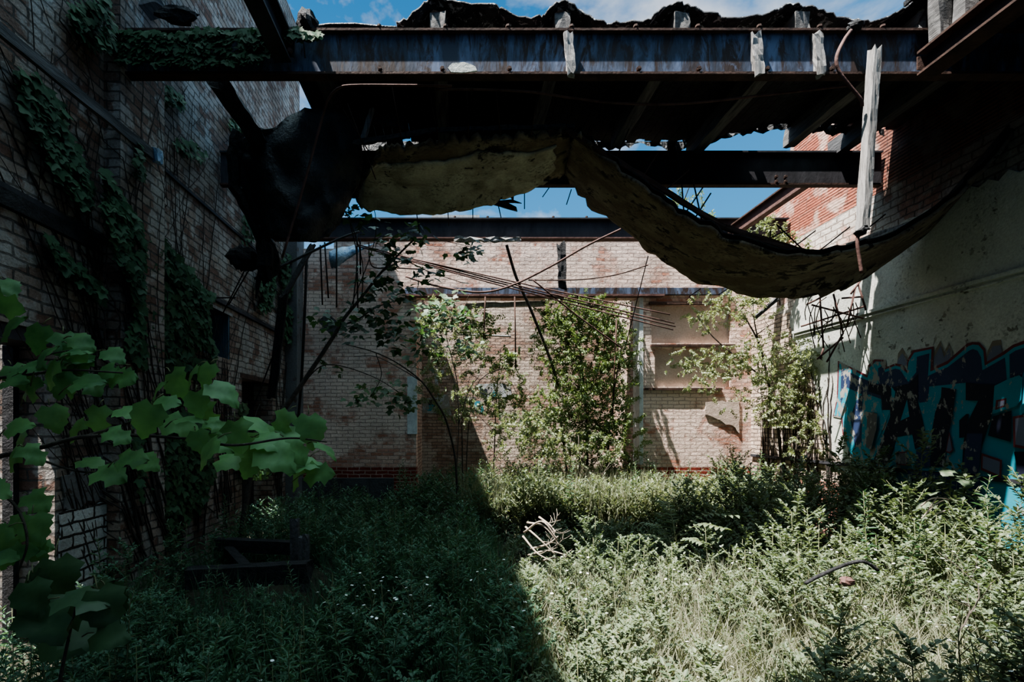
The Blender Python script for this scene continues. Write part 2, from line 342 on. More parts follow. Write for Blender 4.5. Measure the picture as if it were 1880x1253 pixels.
class BIG:                                                 # mesh from large arrays
    def __init__(s): s.V = []; s.L = []; s.T = []; s.n = 0; s.mi = []
    def leaves(s, kind, P, D, Nn, S, mi=0):
        if len(P) == 0: return s
        V, f, k, N = leaves_arrays(kind, P, D, Nn, S)
        off = (np.arange(N)*k+s.n)[:, None]
        flat = np.concatenate([np.array(q) for q in f]); tot = np.array([len(q) for q in f])
        s.L.append((off+flat[None, :]).ravel()); s.T.append(np.tile(tot, N)); s.mi.append(np.full(N*len(f), mi)); s.V.append(V); s.n += len(V); return s
    def mb(s, b, mi=0):
        if not b.v: return s
        s.V.append(np.array(b.v)); s.L.append(np.concatenate([np.array(q) for q in b.f])+s.n); s.T.append(np.array([len(q) for q in b.f])); s.mi.append(np.full(len(b.f), mi)); s.n += len(b.v); return s
    def mesh(s, name, mats, w=(0, 0, 0), smo=False):
        V = np.concatenate(s.V)-np.array(w); L = np.concatenate(s.L).astype(np.int32); T = np.concatenate(s.T).astype(np.int32)
        me = bpy.data.meshes.new(name); me.vertices.add(len(V)); me.vertices.foreach_set('co', V.ravel().astype(np.float32))
        me.loops.add(len(L)); me.loops.foreach_set('vertex_index', L); me.polygons.add(len(T))
        st = np.concatenate([[0], np.cumsum(T)[:-1]]).astype(np.int32); me.polygons.foreach_set('loop_start', st); me.polygons.foreach_set('loop_total', T)
        for q in mats: me.materials.append(M[q])
        if len(mats) > 1: me.polygons.foreach_set('material_index', np.concatenate(s.mi).astype(np.int32))
        me.update(calc_edges=True); me.validate()
        if smo: smooth(me)
        return me
    def build(s, name, mat, parent=None, kind=None, smo=False):
        w = wloc(parent) if parent is not None else Vector((0, 0, 0))
        return link(name, s.mesh(name, mat if isinstance(mat, list) else [mat], w, smo), parent, kind)
def rdir(n, up=.3):
    d = RNG.normal(size=(n, 3)); d[:, 2] += up; return d

# ------------------------------------------------------------------ the shell
def wall_holes(axis, plane, thick, u0, u1, v0, v1, holes, ucut=(), top=None):
    """A wall standing on a plane x=plane (axis 0) or y=plane (axis 1), with openings; thickness goes outwards."""
    us = sorted({u0, u1, *ucut, *[h[0] for h in holes], *[h[1] for h in holes]}); vs = sorted({v0, v1, *[h[2] for h in holes], *[h[3] for h in holes]})
    b = MB()
    for a, c in zip(us[:-1], us[1:]):
        for e, g in zip(vs[:-1], vs[1:]):
            if any(h[0] <= a and c <= h[1] and h[2] <= e and g <= h[3] for h in holes): continue
            tz = g if top is None or g < v1 else top((a+c)/2)
            if axis == 0: b.box((min(plane, plane+thick), a, e), (max(plane, plane+thick), c, tz))
            else: b.box((a, min(plane, plane+thick), e), (c, max(plane, plane+thick), tz))
    return b
fl = MB(); nx, ny = 60, 50
fl.grid([[(-14+30*i/nx, -5+22*j/ny, .05*mnoise.noise((i*.5, j*.5, 3))) for i in range(nx+1)] for j in range(ny+1)])
fl.build('floor', 'soil', kind='structure', sm=True)
DOOR1 = (2.0, 3.60, 0, 2.28); DOOR2 = (6.74, 7.86, 0, 2.32); WIN = (5.72, 6.38, 2.46, 3.03)
wl = wall_holes(0, XL, -.42, -3, 9.22, 0, 9.0, [DOOR1, DOOR2, WIN]); wl.build('wall_left', 'brick_left', kind='structure')
MB().box((XL-.02, 4.10, 0), (XL+.14, 4.72, 9.0)).build('trim_1', 'brick_left', kind='structure')
MB().box((XL-.02, 8.45, 0), (XL+.20, YB+.05, 5.2)).build('trim_2', 'plaster_grey', kind='structure')
for i, (z, y0, y1, d, h, mt) in enumerate(((3.12, -1, 8.4, .035, .05, 'steel_dark'), (4.16, 4.8, 8.4, .025, .035, 'steel_dark'))):
    MB().box((XL-.02, y0, z), (XL+d, y1, z+h)).build('trim_%d' % (i+3), mt, kind='structure')
b = MB(); b.prism([(XL+.012, y, z) for y, z in ragged([(3.62, .30), (3.62, .955), (4.98, .955), (5.02, .62), (4.7, .36)], .015, .1, 3)], (.012, 0, 0)); b.build('trim_5', 'glazed', kind='structure')
b = MB(); b.prism([(XL+.006, y, z) for y, z in ragged([(3.66, .98), (3.64, 1.22), (3.95, 1.36), (4.4, 1.30), (4.86, 1.20), (4.86, .98)], .03, .08, 4)], (.012, 0, 0)); b.build('trim_6', 'plaster_grey', kind='structure')
# back wall with the tall alcove, recessed panels, ledges
AX0, AX1, AZ = -.72, 3.30, 3.92
REC = [(3.50, 4.92, 3.08, 3.76), (3.56, 4.92, 2.30, 2.98)]
wb = wall_holes(1, YB, .30, XL-.4, XR+.4, 0, 5.25, [(AX0, AX1, 0, AZ)]+REC, ucut=[-2.2, -1.5, .2, .9, 1.6, 2.35, 2.6, 4.3], top=lambda u: 5.25-.09*abs(math.sin(u*7)) if u > -1.6 else 4.75+.2*math.sin(u*9))
wb.build('wall_back', 'brick_back', kind='structure')
b = MB()
for r in REC: b.box((r[0]-.02, YB+.07, r[2]-.02), (r[1]+.02, YB+.25, r[3]+.02))
b.build('trim_7', 'plaster_pink', kind='structure')
b = MB(); b.box((3.48, YB-.05, 3.015), (4.98, YB+.2, 3.055)); b.box((3.36, YB-.05, 2.235), (4.75, YB+.2, 2.275)); b.box((3.45, YB-.05, 3.77), (4.62, YB+.1, 3.81)); b.build('trim_8', 'rust_dark', kind='structure')
b = MB(); b.prism([(x, YB-.025, z) for x, z in ragged([(4.46, 2.02), (5.07, 2.05), (5.07, 1.46), (4.95, 1.60), (4.82, 1.62), (4.66, 1.72), (4.46, 1.80)], .015, .06, 5)], (0, .03, 0)); b.build('trim_9', 'plaster_pink', kind='structure')
MB().box((XL, YB-.06, 0), (AX0-.4, YB+.02, .66)).box((AX1+.3, YB-.04, 0), (5.05, YB+.02, .62)).build('trim_10', 'concrete', kind='structure')
MB().box((AX0-.45, 10.3, 0), (AX1+.45, 10.6, 5.0)).box((AX0-.3, YB+.28, 0), (AX0, 10.32, 4.3)).box((AX1, YB+.28, 0), (AX1+.3, 10.32, 4.3)).build('wall_alcove', 'brick_alcove', kind='structure')
MB().box((AX0-.16, YB-.03, 1.45), (AX0+.015, YB+.06, 2.48)).build('trim_11', 'white', kind='structure')
MB().box((AX1-.02, YB-.012, .9), (AX1+.05, YB+.3, 3.9)).build('trim_12', 'white', kind='structure')
# right wall: brick, ribbed terracotta above, plaster below
def rtop(u): return 6.0 if u < 7.6 else 6.0-.9*(u-7.6)+.12*math.sin(u*23)
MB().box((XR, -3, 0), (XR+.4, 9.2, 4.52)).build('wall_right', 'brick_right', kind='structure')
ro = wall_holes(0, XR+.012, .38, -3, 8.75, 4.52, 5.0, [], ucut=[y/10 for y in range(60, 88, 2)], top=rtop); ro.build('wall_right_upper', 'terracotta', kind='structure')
pl = MB(); edge = ragged([(-3, 0.02), (-3, 4.02), (5.4, 4.02), (6.1, 3.95), (6.9, 3.92), (7.6, 3.6), (7.75, 3.2), (7.5, 2.6), (7.2, 2.2), (7.05, 1.6), (6.9, 1.25), (6.55, .9), (6.4, .3), (6.35, .02)], .05, .09, 6)
pl.prism([(XR-.03, y, z) for y, z in edge], (.035, 0, 0)); pl.build('trim_13', 'plaster', kind='structure')
pb = MB(); pb.prism([(XR-.012, y, z) for y, z in [(6.2, .02), (6.2, 3.4), (7.9, 3.4), (8.8, 3.7), (8.8, .02)]], (.02, 0, 0)); pb.build('trim_14', 'brick_peeled', kind='structure')
MB().box((XR-.07, -3, 3.03), (XR, 7.65, 3.07)).box((XR-.055, -3, 2.985), (XR, 7.6, 3.0)).build('trim_15', 'plaster', kind='structure')
MB().box((XR-.055, -3, 1.055), (XR, 8.75, 1.095)).build('trim_16', 'steel_dark', kind='structure')
# wall behind the camera, with an open gateway, closes the room
wall_holes(1, -3, -.35, XL-.4, XR+.4, 0, 7.0, [(.2, 3.6, 0, 3.0)]).build('wall_front', 'brick_left', kind='structure')
# small boarded window of the left wall
wn = MB(); x0 = XL-.30
wn.box((x0, WIN[0], WIN[2]), (x0+.05, WIN[1], WIN[3])); w1 = wn.build('window_1', 'char', kind='structure')
b = MB()
for k in range(3): b.box((x0+.05, WIN[0]+.22+.145*k, WIN[2]+.01), (x0+.075, WIN[0]+.355+.145*k, WIN[3]-.08))
b.build('shutter_board', 'blueboard', w1)
MB().box((XL-.22, WIN[1]-.03, WIN[2]), (XL-.005, WIN[1], WIN[3])).build('window_frame', 'blueboard', w1)
MB().box((XL-.25, WIN[0]-.06, WIN[3]), (XL+.012, WIN[1]+.06, WIN[3]+.035)).build('lintel', 'wood', w1)
d1 = MB().box((XL-.30, DOOR1[0], DOOR1[3]-.10), (XL-.02, DOOR1[1]+.12, DOOR1[3]-.01)).build('door_1', 'steel_dark', kind='structure')
MB().box((XL-.34, DOOR1[1]-.05, 0), (XL-.26, DOOR1[1]-.003, DOOR1[3]-.1)).build('door_frame', 'char', d1)
MB().box((XL-.34, DOOR1[1]-.30, 0), (XL-.28, DOOR1[1]-.24, DOOR1[3]-.1)).build('door_frame', 'char', d1)
d2 = MB().box((XL-.30, DOOR2[0]-.05, DOOR2[3]-.06), (XL+.006, DOOR2[1]+.05, DOOR2[3])).build('door_2', 'rust_dark', kind='structure')
MB().box((XL-.36, 7.30, 0), (XL-.30, DOOR2[1], DOOR2[3]-.06)).build('door_leaf', 'char', d2)

# ------------------------------------------------------------------ roof: beams, joists, felt
def ibeam(b, p, q, h, w, t=.02):
    """I-section from p to q; p and q are the middle of the bottom face."""
    p, q = Vector(p), Vector(q); up = Vector((0, 0, 1))
    web = MB().bar(p+up*h/2, q+up*h/2, t, h-2*t); tf = MB().bar(p+up*(h-t/2), q+up*(h-t/2), w, t); bf = MB().bar(p+up*t/2, q+up*t/2, w, t)
    return web, tf, bf
def bolt(b, c, r=.014, d=(0, -1, 0), l=.03):
    c, d = Vector(c), Vector(d); b.tube([c, c+d*l], r, r, 6); b.tube([c+d*l*.45, c+d*l*.9], r*1.7, r*1.5, 6)
def beam(name, label, p, q, h, w, mats, bolts=()):
    t = thing(name, label, 'beam', p); web, tf, bf = ibeam(None, p, q, h, w)
    wo_ = web.build('web', mats[0], t); to_ = tf.build('top_flange', mats[1], t); bf.build('bottom_flange', mats[2], t)
    for c, d in bolts:
        k = MB(); bolt(k, c, .013, d, .04); k.build('bolt', 'rust_dark', to_ if d[2] > .5 else wo_)
    return t
zb, zt = 4.585, 4.975
xs = [(px-VX)/F*YF for px in (697, 818, 932, 1048, 1165, 1278, 1390, 1500, 1615)]
bolts = [((x, YF-.03, zt-.002), (0, 0, 1)) for x in xs]+[((x+.01, YF-.01, zb+.05), (0, -1, 0)) for x in (-.66, -.13, .44, 1.54, 2.05, 2.63, 3.18)]
beam('front_beam', 'long steel I-beam with flaking blue paint crossing the top of the picture', (XL+.05, YF, zb), (XR-.02, YF, zb), zt-zb, .09, ('steel', 'rust_dark', 'rust_dark'), bolts)
b = MB()
for x in np.linspace(XL+.3, XR-.3, 26): pass
zm = CH+(VY-342)*YM/F; zmt = CH+(VY-280)*YM/F
bolts = [((at(px, 330, YM)[0], YM-.01, zm+dz), (0, -1, 0)) for px in (1422, 1439) for dz in (.04, .10)]
beam('middle_beam', 'dark steel I-beam behind the sagging ceiling, lit along its lower edge', (XL+.02, YM, zm), (XR-.02, YM, zm), zmt-zm, .085, ('steel_dark', 'steel_dark', 'rust_dark'), bolts)
zk = CH+(VY-441)*YK/F; zkt = CH+(VY-403)*YK/F
bolts = [((at(px, 0, YK)[0], YK-.03, zkt), (0, 0, 1)) for px in (835, 895, 1015, 1076)]
beam('back_beam', 'grey steel I-beam with a rusty lower flange in front of the back wall', (XL+.02, YK, zk), (XR-.02, YK, zk), zkt-zk, .15, ('steel_dark', 'steel_dark', 'rust'), bolts)
def chan(name, label, p, q, h, w, mats):
    t = thing(name, label, 'beam', p); web, tf, bf = ibeam(None, p, q, h, w)
    web.build('web', mats[0], t); tf.build('top_flange', mats[1], t); bf.build('bottom_flange', mats[2], t)
    k = MB()
    for s in (-1, 1):
        k.bar((p[0]+s*.06, p[1]-.012, p[2]+.04), (p[0]+s*.06, p[1]-.012, p[2]+h-.05), .08, .012, (0, 1, 0))
    ck = k.build('end_cleat', mats[1], t)
    for z in (.07, .14):
        c = MB(); bolt(c, (p[0]+.07, p[1]-.02, p[2]+z), .014, (0, -1, 0), .035); c.build('bolt', 'rust', ck)
    return t
chan('cross_beam', 'dark steel cross beam running overhead from the ivied end of the front beam', (-1.46, YF-.07, 4.66), (-1.46, -2.9, 4.66), .26, .14, ('steel_dark', 'steel_dark', 'steel_dark'))
chan('cross_beam', 'rusty steel cross beam running overhead from the front beam at the upper right', (3.97, YF-.07, 4.55), (3.97, -2.9, 4.55), .20, .18, ('steel_dark', 'rust_dark', 'rust_dark'))
chan('cross_beam', 'rusted steel cross beam joining the back beam to the middle beam above the bush', (4.40, YK-.08, zk+.03), (4.40, YM+.08, zk+.03), .19, .10, ('rust', 'rust_dark', 'rust'))
t = thing('charred_joist', 'burnt black timber joist sloping down beside the left wall under the front beam', 'joist', (-2.12, YF+.1, 4.62))
MB().splint((-2.12, YF+.1, 4.66), (-1.98, 5.55, 4.45), .15, .20, n=14, wob=.014).build('timber', 'char', t)
# joists carried by front and middle beams
JX = [-1.3, -.16, .92, 1.95, 2.99, 4.05, 4.75]
jl = ['nearest the hanging burnt felt', 'second from the left', 'under the first tall fold of the felt', 'under the middle fold of the felt', 'under the fold right of centre', 'beside the upper right cross beam', 'along the right wall']
for i, x in enumerate(JX):
    j = MB().splint((x, YF+.03, zt+.10), (x+.02*random.uniform(-1, 1), YM+.1-.25*(i % 2), zt+.10), .13, .20, (0, 0, 1), 10, .02, .006)
    o = j.build('roof_joist', 'wood_mid' if 0 < i < 6 else 'wood_dark')
    tag(o, 'grey roof joist resting on the front beam, '+jl[i], 'joist', 'roof joists')
def deck_y(x): return (6.22 if x < 2.9 else 6.22-(x-2.9)*.42 if x < 3.9 else 5.80+(x-3.9)*.12)
# plank deck under the felt
dk = MB()
for k in range(67):
    x0 = -1.62+k*.105; x1 = min(x0+.1, XR+.01)
    if x0 > XR-.01: break
    ye = deck_y(x0)+random.uniform(-.10, .08); ys = YF+.30+random.uniform(-.03, .05)
    dk.box((x0, ys, zt+.215), (x1, ye, zt+.245))
dk.build('roof', 'char', kind='structure')
# tar felt whose front edge folds over the joists
fr = [(728, 52), (752, 40), (785, 6), (800, -2), (840, 6), (905, 14), (930, 30), (985, 42), (1005, 30), (1033, 5), (1060, 18), (1100, 48), (1140, 50), (1190, 44), (1215, 24), (1240, 10), (1262, 12), (1300, 32), (1345, 44), (1400, 36), (1450, 12), (1482, 14), (1520, 30), (1565, 46), (1610, 46), (1650, 30), (1680, 8), (1712, -14), (1790, -20), (1860, -20), (1975, -20)]
top = spline([at(px, py-(9 if py > 20 else 3), YF+.02) for px, py in fr], 5)
rows = []
for k in range(9):
    tt = k/8; row = []
    for i, p in enumerate(top):
        y = p[1]+(deck_y(p[0])+.03-p[1])*tt; z = p[2]*(1-tt)**1.2+(zt+.27)*(1-(1-tt)**1.2)
        z += .02*mnoise.noise((p[0]*5, y*5, 1))+.015*mnoise.noise((p[0]*19, y*9, 2))
        row.append((p[0], y+(random.uniform(-.018, .018) if k == 0 else random.uniform(-.05, .05) if k == 8 else 0), max(z, zt+.262) if k > 2 else z))
    rows.append(row)
o = MB().grid(rows).build('roofing_felt', 'tar', sm=True); solid(o, .018)
tag(o, 'torn black roofing felt with curled edge lying over the joists above the front beam', 'roofing felt')
# felt to the left of that, flat on the deck
o = MB().grid([[(-1.66+.25*i, y+random.uniform(-.04, .04), zt+.262+.012*mnoise.noise((i, y*3, 5))) for i in range(6)] for y in (YF+.25, 4.8, 5.3, 5.86)]).build('roofing_felt', 'tar_black', sm=True); solid(o, .014)
tag(o, 'flat black roofing felt at the left end of the deck behind the front beam', 'roofing felt')
hang = MB(); fx = np.arange(-1.66, 5.25, .045); rowA = []; rowB = []
for i, x in enumerate(fx):
    y = deck_y(x)+.03; l = .09+.13*mnoise.noise((x*1.9, 3, 1))+.07*mnoise.noise((x*6, 1, 4))+random.uniform(-.02, .02); l = max(.02, l) if x > .75 else .66+l
    rowA.append((x, y, zt+.252)); rowB.append((x+random.uniform(-.01, .01), y+random.uniform(-.02, .02), zt+.25-l))
hang.grid([rowA, rowB])
o = hang.build('torn_felt_fringe', 'tar_black'); tag(o, 'ragged burnt fringe hanging from the deck edge above the middle beam', 'felt fringe')
# deck right of the upper right cross beam; shade panels added over the camera
MB().box((3.92, -3, zt+.30), (XR+.02, YF+.1, zt+.34)).build('roof_right', 'char', kind='structure')
MB().box((XL, -3, zt+.30), (-1.5, 1.95, zt+.34)).build('shade_panel_left', 'char', kind='structure')  # unseen, added to darken the left foreground
MB().box((-.5, -3, zt+.30), (3.92, 1.75, zt+.34)).build('shade_panel', 'char', kind='structure')  # unseen, added to cast shade on the lower right weeds
for px, lab, lean in ((1722, 'rough wooden post standing on the upper right cross beam, the longer of two', .06), (1766, 'short wooden post standing on the upper right cross beam next to the deck', .02)):
    d = 3.97*F/(px-VX)-.02; b = MB().splint((3.97, d, 4.75), (3.97-lean, d-.05, 5.29), .10, .10, n=5, jag=.01); o = b.build('wooden_post', 'wood_mid'); tag(o, lab, 'post')
# weathered wood blocks against the web of the front beam
for px, w, lab in ((1046, 15, 'leftmost of the three pale wooden blocks'), (1390, 17, 'middle one of the three pale wooden blocks'), (1503, 16, 'rightmost of the three pale wooden blocks')):
    p = at(px-4, 63, YF-.034); q = at(px+3, 136, YF-.034)
    b = MB().splint(p, q, w/F*YF, .05, (0, 1, 0), 8, .03, .005); o = b.build('wooden_block', 'wood')
    tag(o, lab+' wedged against the web of the front beam', 'wooden block', 'pale blocks on the front beam')
b = MB().prism([at(px, py, YF-.075) for px, py in ((822, 124), (830, 116), (852, 114), (872, 121), (876, 130), (850, 133), (828, 132))], (0, .012, 0)); o = b.build('plaster_flake', 'plaster')
tag(o, 'pale flake of plaster resting on the lower flange of the front beam', 'plaster flake')
# lump of felt on the beam's left part and burnt boards by the wall
def lump(px, py, d, rx, ry, name, label, cat, mt, seed, rz=None):
    rr = random.Random(seed); c = Vector(at(px, py, d)); s = d/F; b = MB(); R, K = 9, 14
    P = []
    for i in range(R):
        th = math.pi*i/(R-1); row = []
        for j in range(K+1):
            ph = 2*math.pi*(j % K)/K; k = 1+.45*mnoise.noise((math.cos(ph)*1.7+seed, math.sin(ph)*1.7, th*1.6))+.2*mnoise.noise((math.cos(ph)*5+seed, math.sin(ph)*5, th*4))
            row.append(c+Vector((math.sin(th)*math.cos(ph)*rx*s*k, math.sin(th)*math.sin(ph)*(rz or min(rx, ry))*s*k, math.cos(th)*ry*s*k)))
        P.append(row)
    o = b.grid(P).build(name, mt); return tag(o, label, cat)
lump(563, 42, YF, 19, 20, 'felt_clump', 'black clump of burnt felt sitting on the front beam against the sky', 'felt clump', 'char', 3)
b = MB().splint(at(215, 30, 4.3), at(292, 14, 4.5), .05, .16, n=6); o = b.build('burnt_board', 'wood_dark'); tag(o, 'burnt grey board stuck out from the left wall above the ivied beam end', 'board')
lump(325, 28, 4.3, 36, 14, 'burnt_debris', 'heap of burnt debris on top of the ivied beam end', 'debris', 'char', 5)

# ------------------------------------------------------------------ collapsed ceiling
near = spline([(*at(px, py, 4.65),) for px, py in ((1052, 243), (1075, 255), (1130, 302), (1200, 352), (1260, 396), (1330, 430), (1400, 457), (1480, 468), (1560, 458), (1640, 434), (1720, 385), (1800, 312), (1866, 235))], 5)
midc = spline([(*at(px, py, d),) for px, py, d in ((1046, 290, 5.2), (1080, 325, 5.3), (1120, 362, 5.4), (1200, 415, 5.4), (1260, 455, 5.4), (1330, 482, 5.4), (1400, 502, 5.4), (1475, 508, 5.4), (1545, 498, 5.4), (1610, 475, 5.4), (1660, 452, 5.4), (1700, 425, 5.4), (1721, 398, 5.4))], 5)
farc = spline([(*at(px, py, d),) for px, py, d in ((1040, 316, 5.7), (1060, 345, 5.9), (1092, 378, 6.0), (1150, 425, 6.1), (1205, 466, 6.2), (1262, 505, 6.2), (1330, 528, 6.05), (1400, 541, 5.9), (1470, 544, 5.75), (1530, 536, 5.7), (1568, 518, 5.75), (1590, 505, 5.85), (1604, 492, 5.95))], 5)
rows = []
nR = 15
for k in range(nR):
    t_ = 2*k/(nR-1); row = []
    for i in range(len(near)):
        a, bb, c = near[i], midc[i], farc[i]
        p = a*(1-t_)+bb*t_ if t_ <= 1 else bb*(2-t_)+c*(t_-1)
        rg = .12*mnoise.noise((i*.45, 7.7*(k > 5), 0))+.09*mnoise.noise((i*1.7, 3.1*(k > 5), 4)) if k in (0, nR-1) else 0
        p = p+np.array((0, rg, .012*mnoise.noise((p[0]*6, p[1]*6, 2))))
        p[0] = min(p[0], XR-.05); row.append(p)
    rows.append(row)
t = thing('sagging_ceiling', 'torn ceiling strip sagging in a deep curve from the deck to the right wall', 'ceiling fragment', near[0])
sk = o = MB().grid(rows).build('plaster_skin', 'slab_brown', t, sm=True); solid(o, .03, -1)
up = []
for k in range(nR): up.append([p+np.array((0, 0, .035)) for p in rows[k]])
o = MB().grid(up).build('lath_backing', 'char', t, sm=True); solid(o, .015, 1)
# paler plaster still sticking to its underside
def under(u, w):                                           # point on the strip, u along 0..1, w across 0..1
    i = min(len(near)-1.001, max(0, u*(len(near)-1))); k = min(nR-1.001, max(0, w*(nR-1))); i0, k0 = int(i), int(k); a, c = i-i0, k-k0
    return (rows[k0][i0]*(1-a)+rows[k0][i0+1]*a)*(1-c)+(rows[k0+1][i0]*(1-a)+rows[k0+1][i0+1]*a)*c
def patch(u0, u1, w0, w1, seed, nu=26, nw=14):
    P = []
    for a in range(nw+1):
        row = []
        for bq in range(nu+1):
            fu, fw = bq/nu, a/nw
            eu = .10*mnoise.noise((fw*3, seed, 0)); ew = .16*mnoise.noise((fu*4, seed, 9))
            u = u0+(u1-u0)*fu+eu*(u1-u0)*(1-abs(2*fu-1))*0+eu*(.3 if bq in (0, nu) else .3)*(u1-u0); w = w0+(w1-w0)*fw+ew*(w1-w0)
            p = under(min(max(u, 0), 1), min(max(w, .02), .98)); row.append(p-np.array((0, 0, .010)))
        P.append(row)
    return MB().grid(P)
for a in ((.10, .30, .35, .97, 3), (.02, .09, .35, .95, 5)):
    o = patch(*a).build('plaster_patch', 'slab_plaster', sk, sm=True); solid(o, .02, 1)
# left flat panel
pn = spline([(*at(px, py, 4.75),) for px, py in ((690, 290), (700, 268), (760, 262), (860, 250), (960, 244), (1062, 240))], 12)
pf = spline([(*at(px, py, d),) for px, py, d in ((655, 352, 5.9), (672, 378, 6.0), (760, 388, 6.05), (850, 380, 6.0), (950, 352, 5.9), (1042, 312, 5.7))], 12)
rows2 = []
for k in range(11):
    t_ = k/10; row = []
    for i in range(len(pn)):
        p = pn[i]*(1-t_)+pf[i]*t_; rg = (.13*mnoise.noise((i*.6, 3*(k > 5), 8))+.09*mnoise.noise((i*1.9, 5*(k > 5), 3))) if k in (0, 10) else 0
        row.append(p+np.array((0, rg, .05*math.sin(math.pi*t_)+.015*mnoise.noise((p[0]*5, p[1]*5, 6)))))
    rows2.append(row)
t = thing('hanging_ceiling_panel', 'flat yellowed ceiling panel hanging under the deck, left of the sagging strip', 'ceiling fragment', pn[0])
o = MB().grid(rows2).build('lath_board', 'slab_brown', t, sm=True); solid(o, .04, -1)
P = []
for a in range(13):
    row = []
    for b_ in range(61):
        fu, fw = b_/60, a/12
        u = .03+.90*fu+.05*mnoise.noise((fw*4, 1, 2)); w = .22+.76*fw+(.15*mnoise.noise((fu*5, 4, 2))+.05*mnoise.noise((fu*23, 2, 2)))*(1-fw)+.05*mnoise.noise((fu*17, 9, 2))*fw; w = min(.99, max(.03, w))
        i = min(len(pn)-1.001, max(0, u*(len(pn)-1))); k = min(9.999, w*10); i0, k0 = int(i), int(k); x, y = i-i0, k-k0
        q = (rows2[k0][i0]*(1-x)+rows2[k0][i0+1]*x)*(1-y)+(rows2[k0+1][i0]*(1-x)+rows2[k0+1][i0+1]*x)*y
        row.append(q-np.array((0, 0, .055)))
    P.append(row)
o = MB().grid(P).build('plaster_skin', 'slab_plaster', t, sm=True); solid(o, .025, 0)
# burnt felt hanging at the left
fd = [[(470, 232, 5.0), (500, 236, 5.0), (545, 206, 5.0), (585, 200, 5.05), (640, 205, 5.2), (660, 240, 5.3)],
      [(436, 268, 5.2), (478, 268, 5.05), (530, 262, 4.9), (590, 262, 5.1), (630, 270, 5.0), (665, 290, 5.3)],
      [(440, 300, 5.3), (485, 300, 5.0), (530, 320, 5.05), (580, 315, 4.95), (625, 330, 5.2), (660, 330, 5.35)],
      [(458, 345, 5.3), (495, 350, 5.05), (535, 370, 4.95), (575, 365, 5.1), (610, 375, 5.05), (640, 372, 5.3)],
      [(478, 395, 5.3), (500, 395, 5.1), (535, 410, 5.05), (570, 410, 5.0), (598, 412, 5.2), (625, 405, 5.3)],
      [(488, 430, 5.3), (505, 440, 5.15), (530, 440, 5.1), (560, 445, 5.1), (585, 440, 5.2), (605, 432, 5.3)]]
R_ = [spline([at(*q) for q in r], 5) for r in fd]; cols = [spline([r[i] for r in R_], 5) for i in range(len(R_[0]))]
P = [[cols[i][k]+np.array((0, .05*mnoise.noise((i*.35, k*.35, 3))+.03*mnoise.noise((i*.9, k*.9, 1)), .02*mnoise.noise((i*.8, k*.8, 5)))) for i in range(len(cols))] for k in range(len(cols[0]))]
o = MB().grid(P).build('burnt_felt_sheet', 'tar_black', sm=True); solid(o, .02)
tag(o, 'large crumpled sheet of burnt roofing felt hanging by the left wall', 'roofing felt')
b = MB()
for q in (((440, 245, 5.2), (430, 330, 5.3), (470, 420, 5.4), (490, 490, 5.5)), ((452, 250, 5.2), (455, 330, 5.3), (484, 410, 5.35), (500, 470, 5.4))):
    pts = spline([at(*k) for k in q], 6); b.tube([p+np.array((random.uniform(-.02, .02), 0, 0)) for p in pts], .085, .05, 7)
o = b.build('charred_timber', 'char'); tag(o, 'charred black timber hanging down the edge of the burnt felt sheet', 'timber')
lump(448, 474, 5.5, 30, 20, 'charred_bundle', 'black charred bundle dangling beside the left wall', 'charred bundle', 'char', 9)
lump(492, 478, 5.4, 20, 36, 'charred_clump', 'black charred clump under the lower tip of the burnt felt', 'charred clump', 'char', 12)
b = MB().tube([at(485, 480, 5.45), at(476, 510, 5.45), at(470, 548, 5.45)], .05, .012, 6); o = b.build('charred_strip', 'char'); tag(o, 'thin charred strip dangling below the charred clump', 'charred strip')

# ------------------------------------------------------------------ rods, pipes and loose timber
def rod(name, label, cat, pts, r, mat, group=None, n=6, sp=True):
    P = [at(*p) for p in pts]; P = spline(P, 6) if (sp and len(P) > 2) else P
    o = MB().tube(P, r, r, n).build(name, mat, sm=True); return tag(o, label, cat, group)
def rods(name, label, cat, lst, r, mat, group):
    for a, b_ in lst: rod(name, label, cat, [a, b_], r, mat, group)
rod('conduit_pipe', 'long thin conduit bending down from under the front beam past the burnt felt', 'pipe', [(518, 474, 4.7), (552, 360, 4.62), (592, 215, 4.5), (604, 180, 4.46), (622, 162, 4.44), (650, 157, 4.44), (740, 157, 4.44), (830, 158, 4.44)], .012, 'rust')
rod('conduit_pipe', 'long rusty conduit dipping below the front beam across the dark deck', 'pipe', [(800, 164, 4.5), (900, 165, 4.5), (985, 170, 4.45), (1050, 180, 4.45), (1140, 190, 4.45), (1260, 190, 4.5), (1400, 175, 4.55), (1560, 157, 4.6)], .011, 'rust')
HG = [((720, 160, 4.6), (738, 262, 4.75)), ((786, 157, 4.6), (806, 262, 4.75)), ((856, 157, 4.6), (861, 255, 4.75)), ((910, 157, 4.6), (919, 250, 4.75)), ((988, 163, 4.6), (975, 248, 4.75)), ((1051, 176, 4.6), (1037, 246, 4.7)), ((638, 190, 4.7), (690, 330, 4.9)), ((630, 200, 4.8), (690, 300, 4.9))]
rods('hanger_rod', 'thin rusty hanger rod between the dark deck and the flat ceiling panel', 'rod', HG, .0055, 'rust_dark', 'hanger rods of the flat panel')
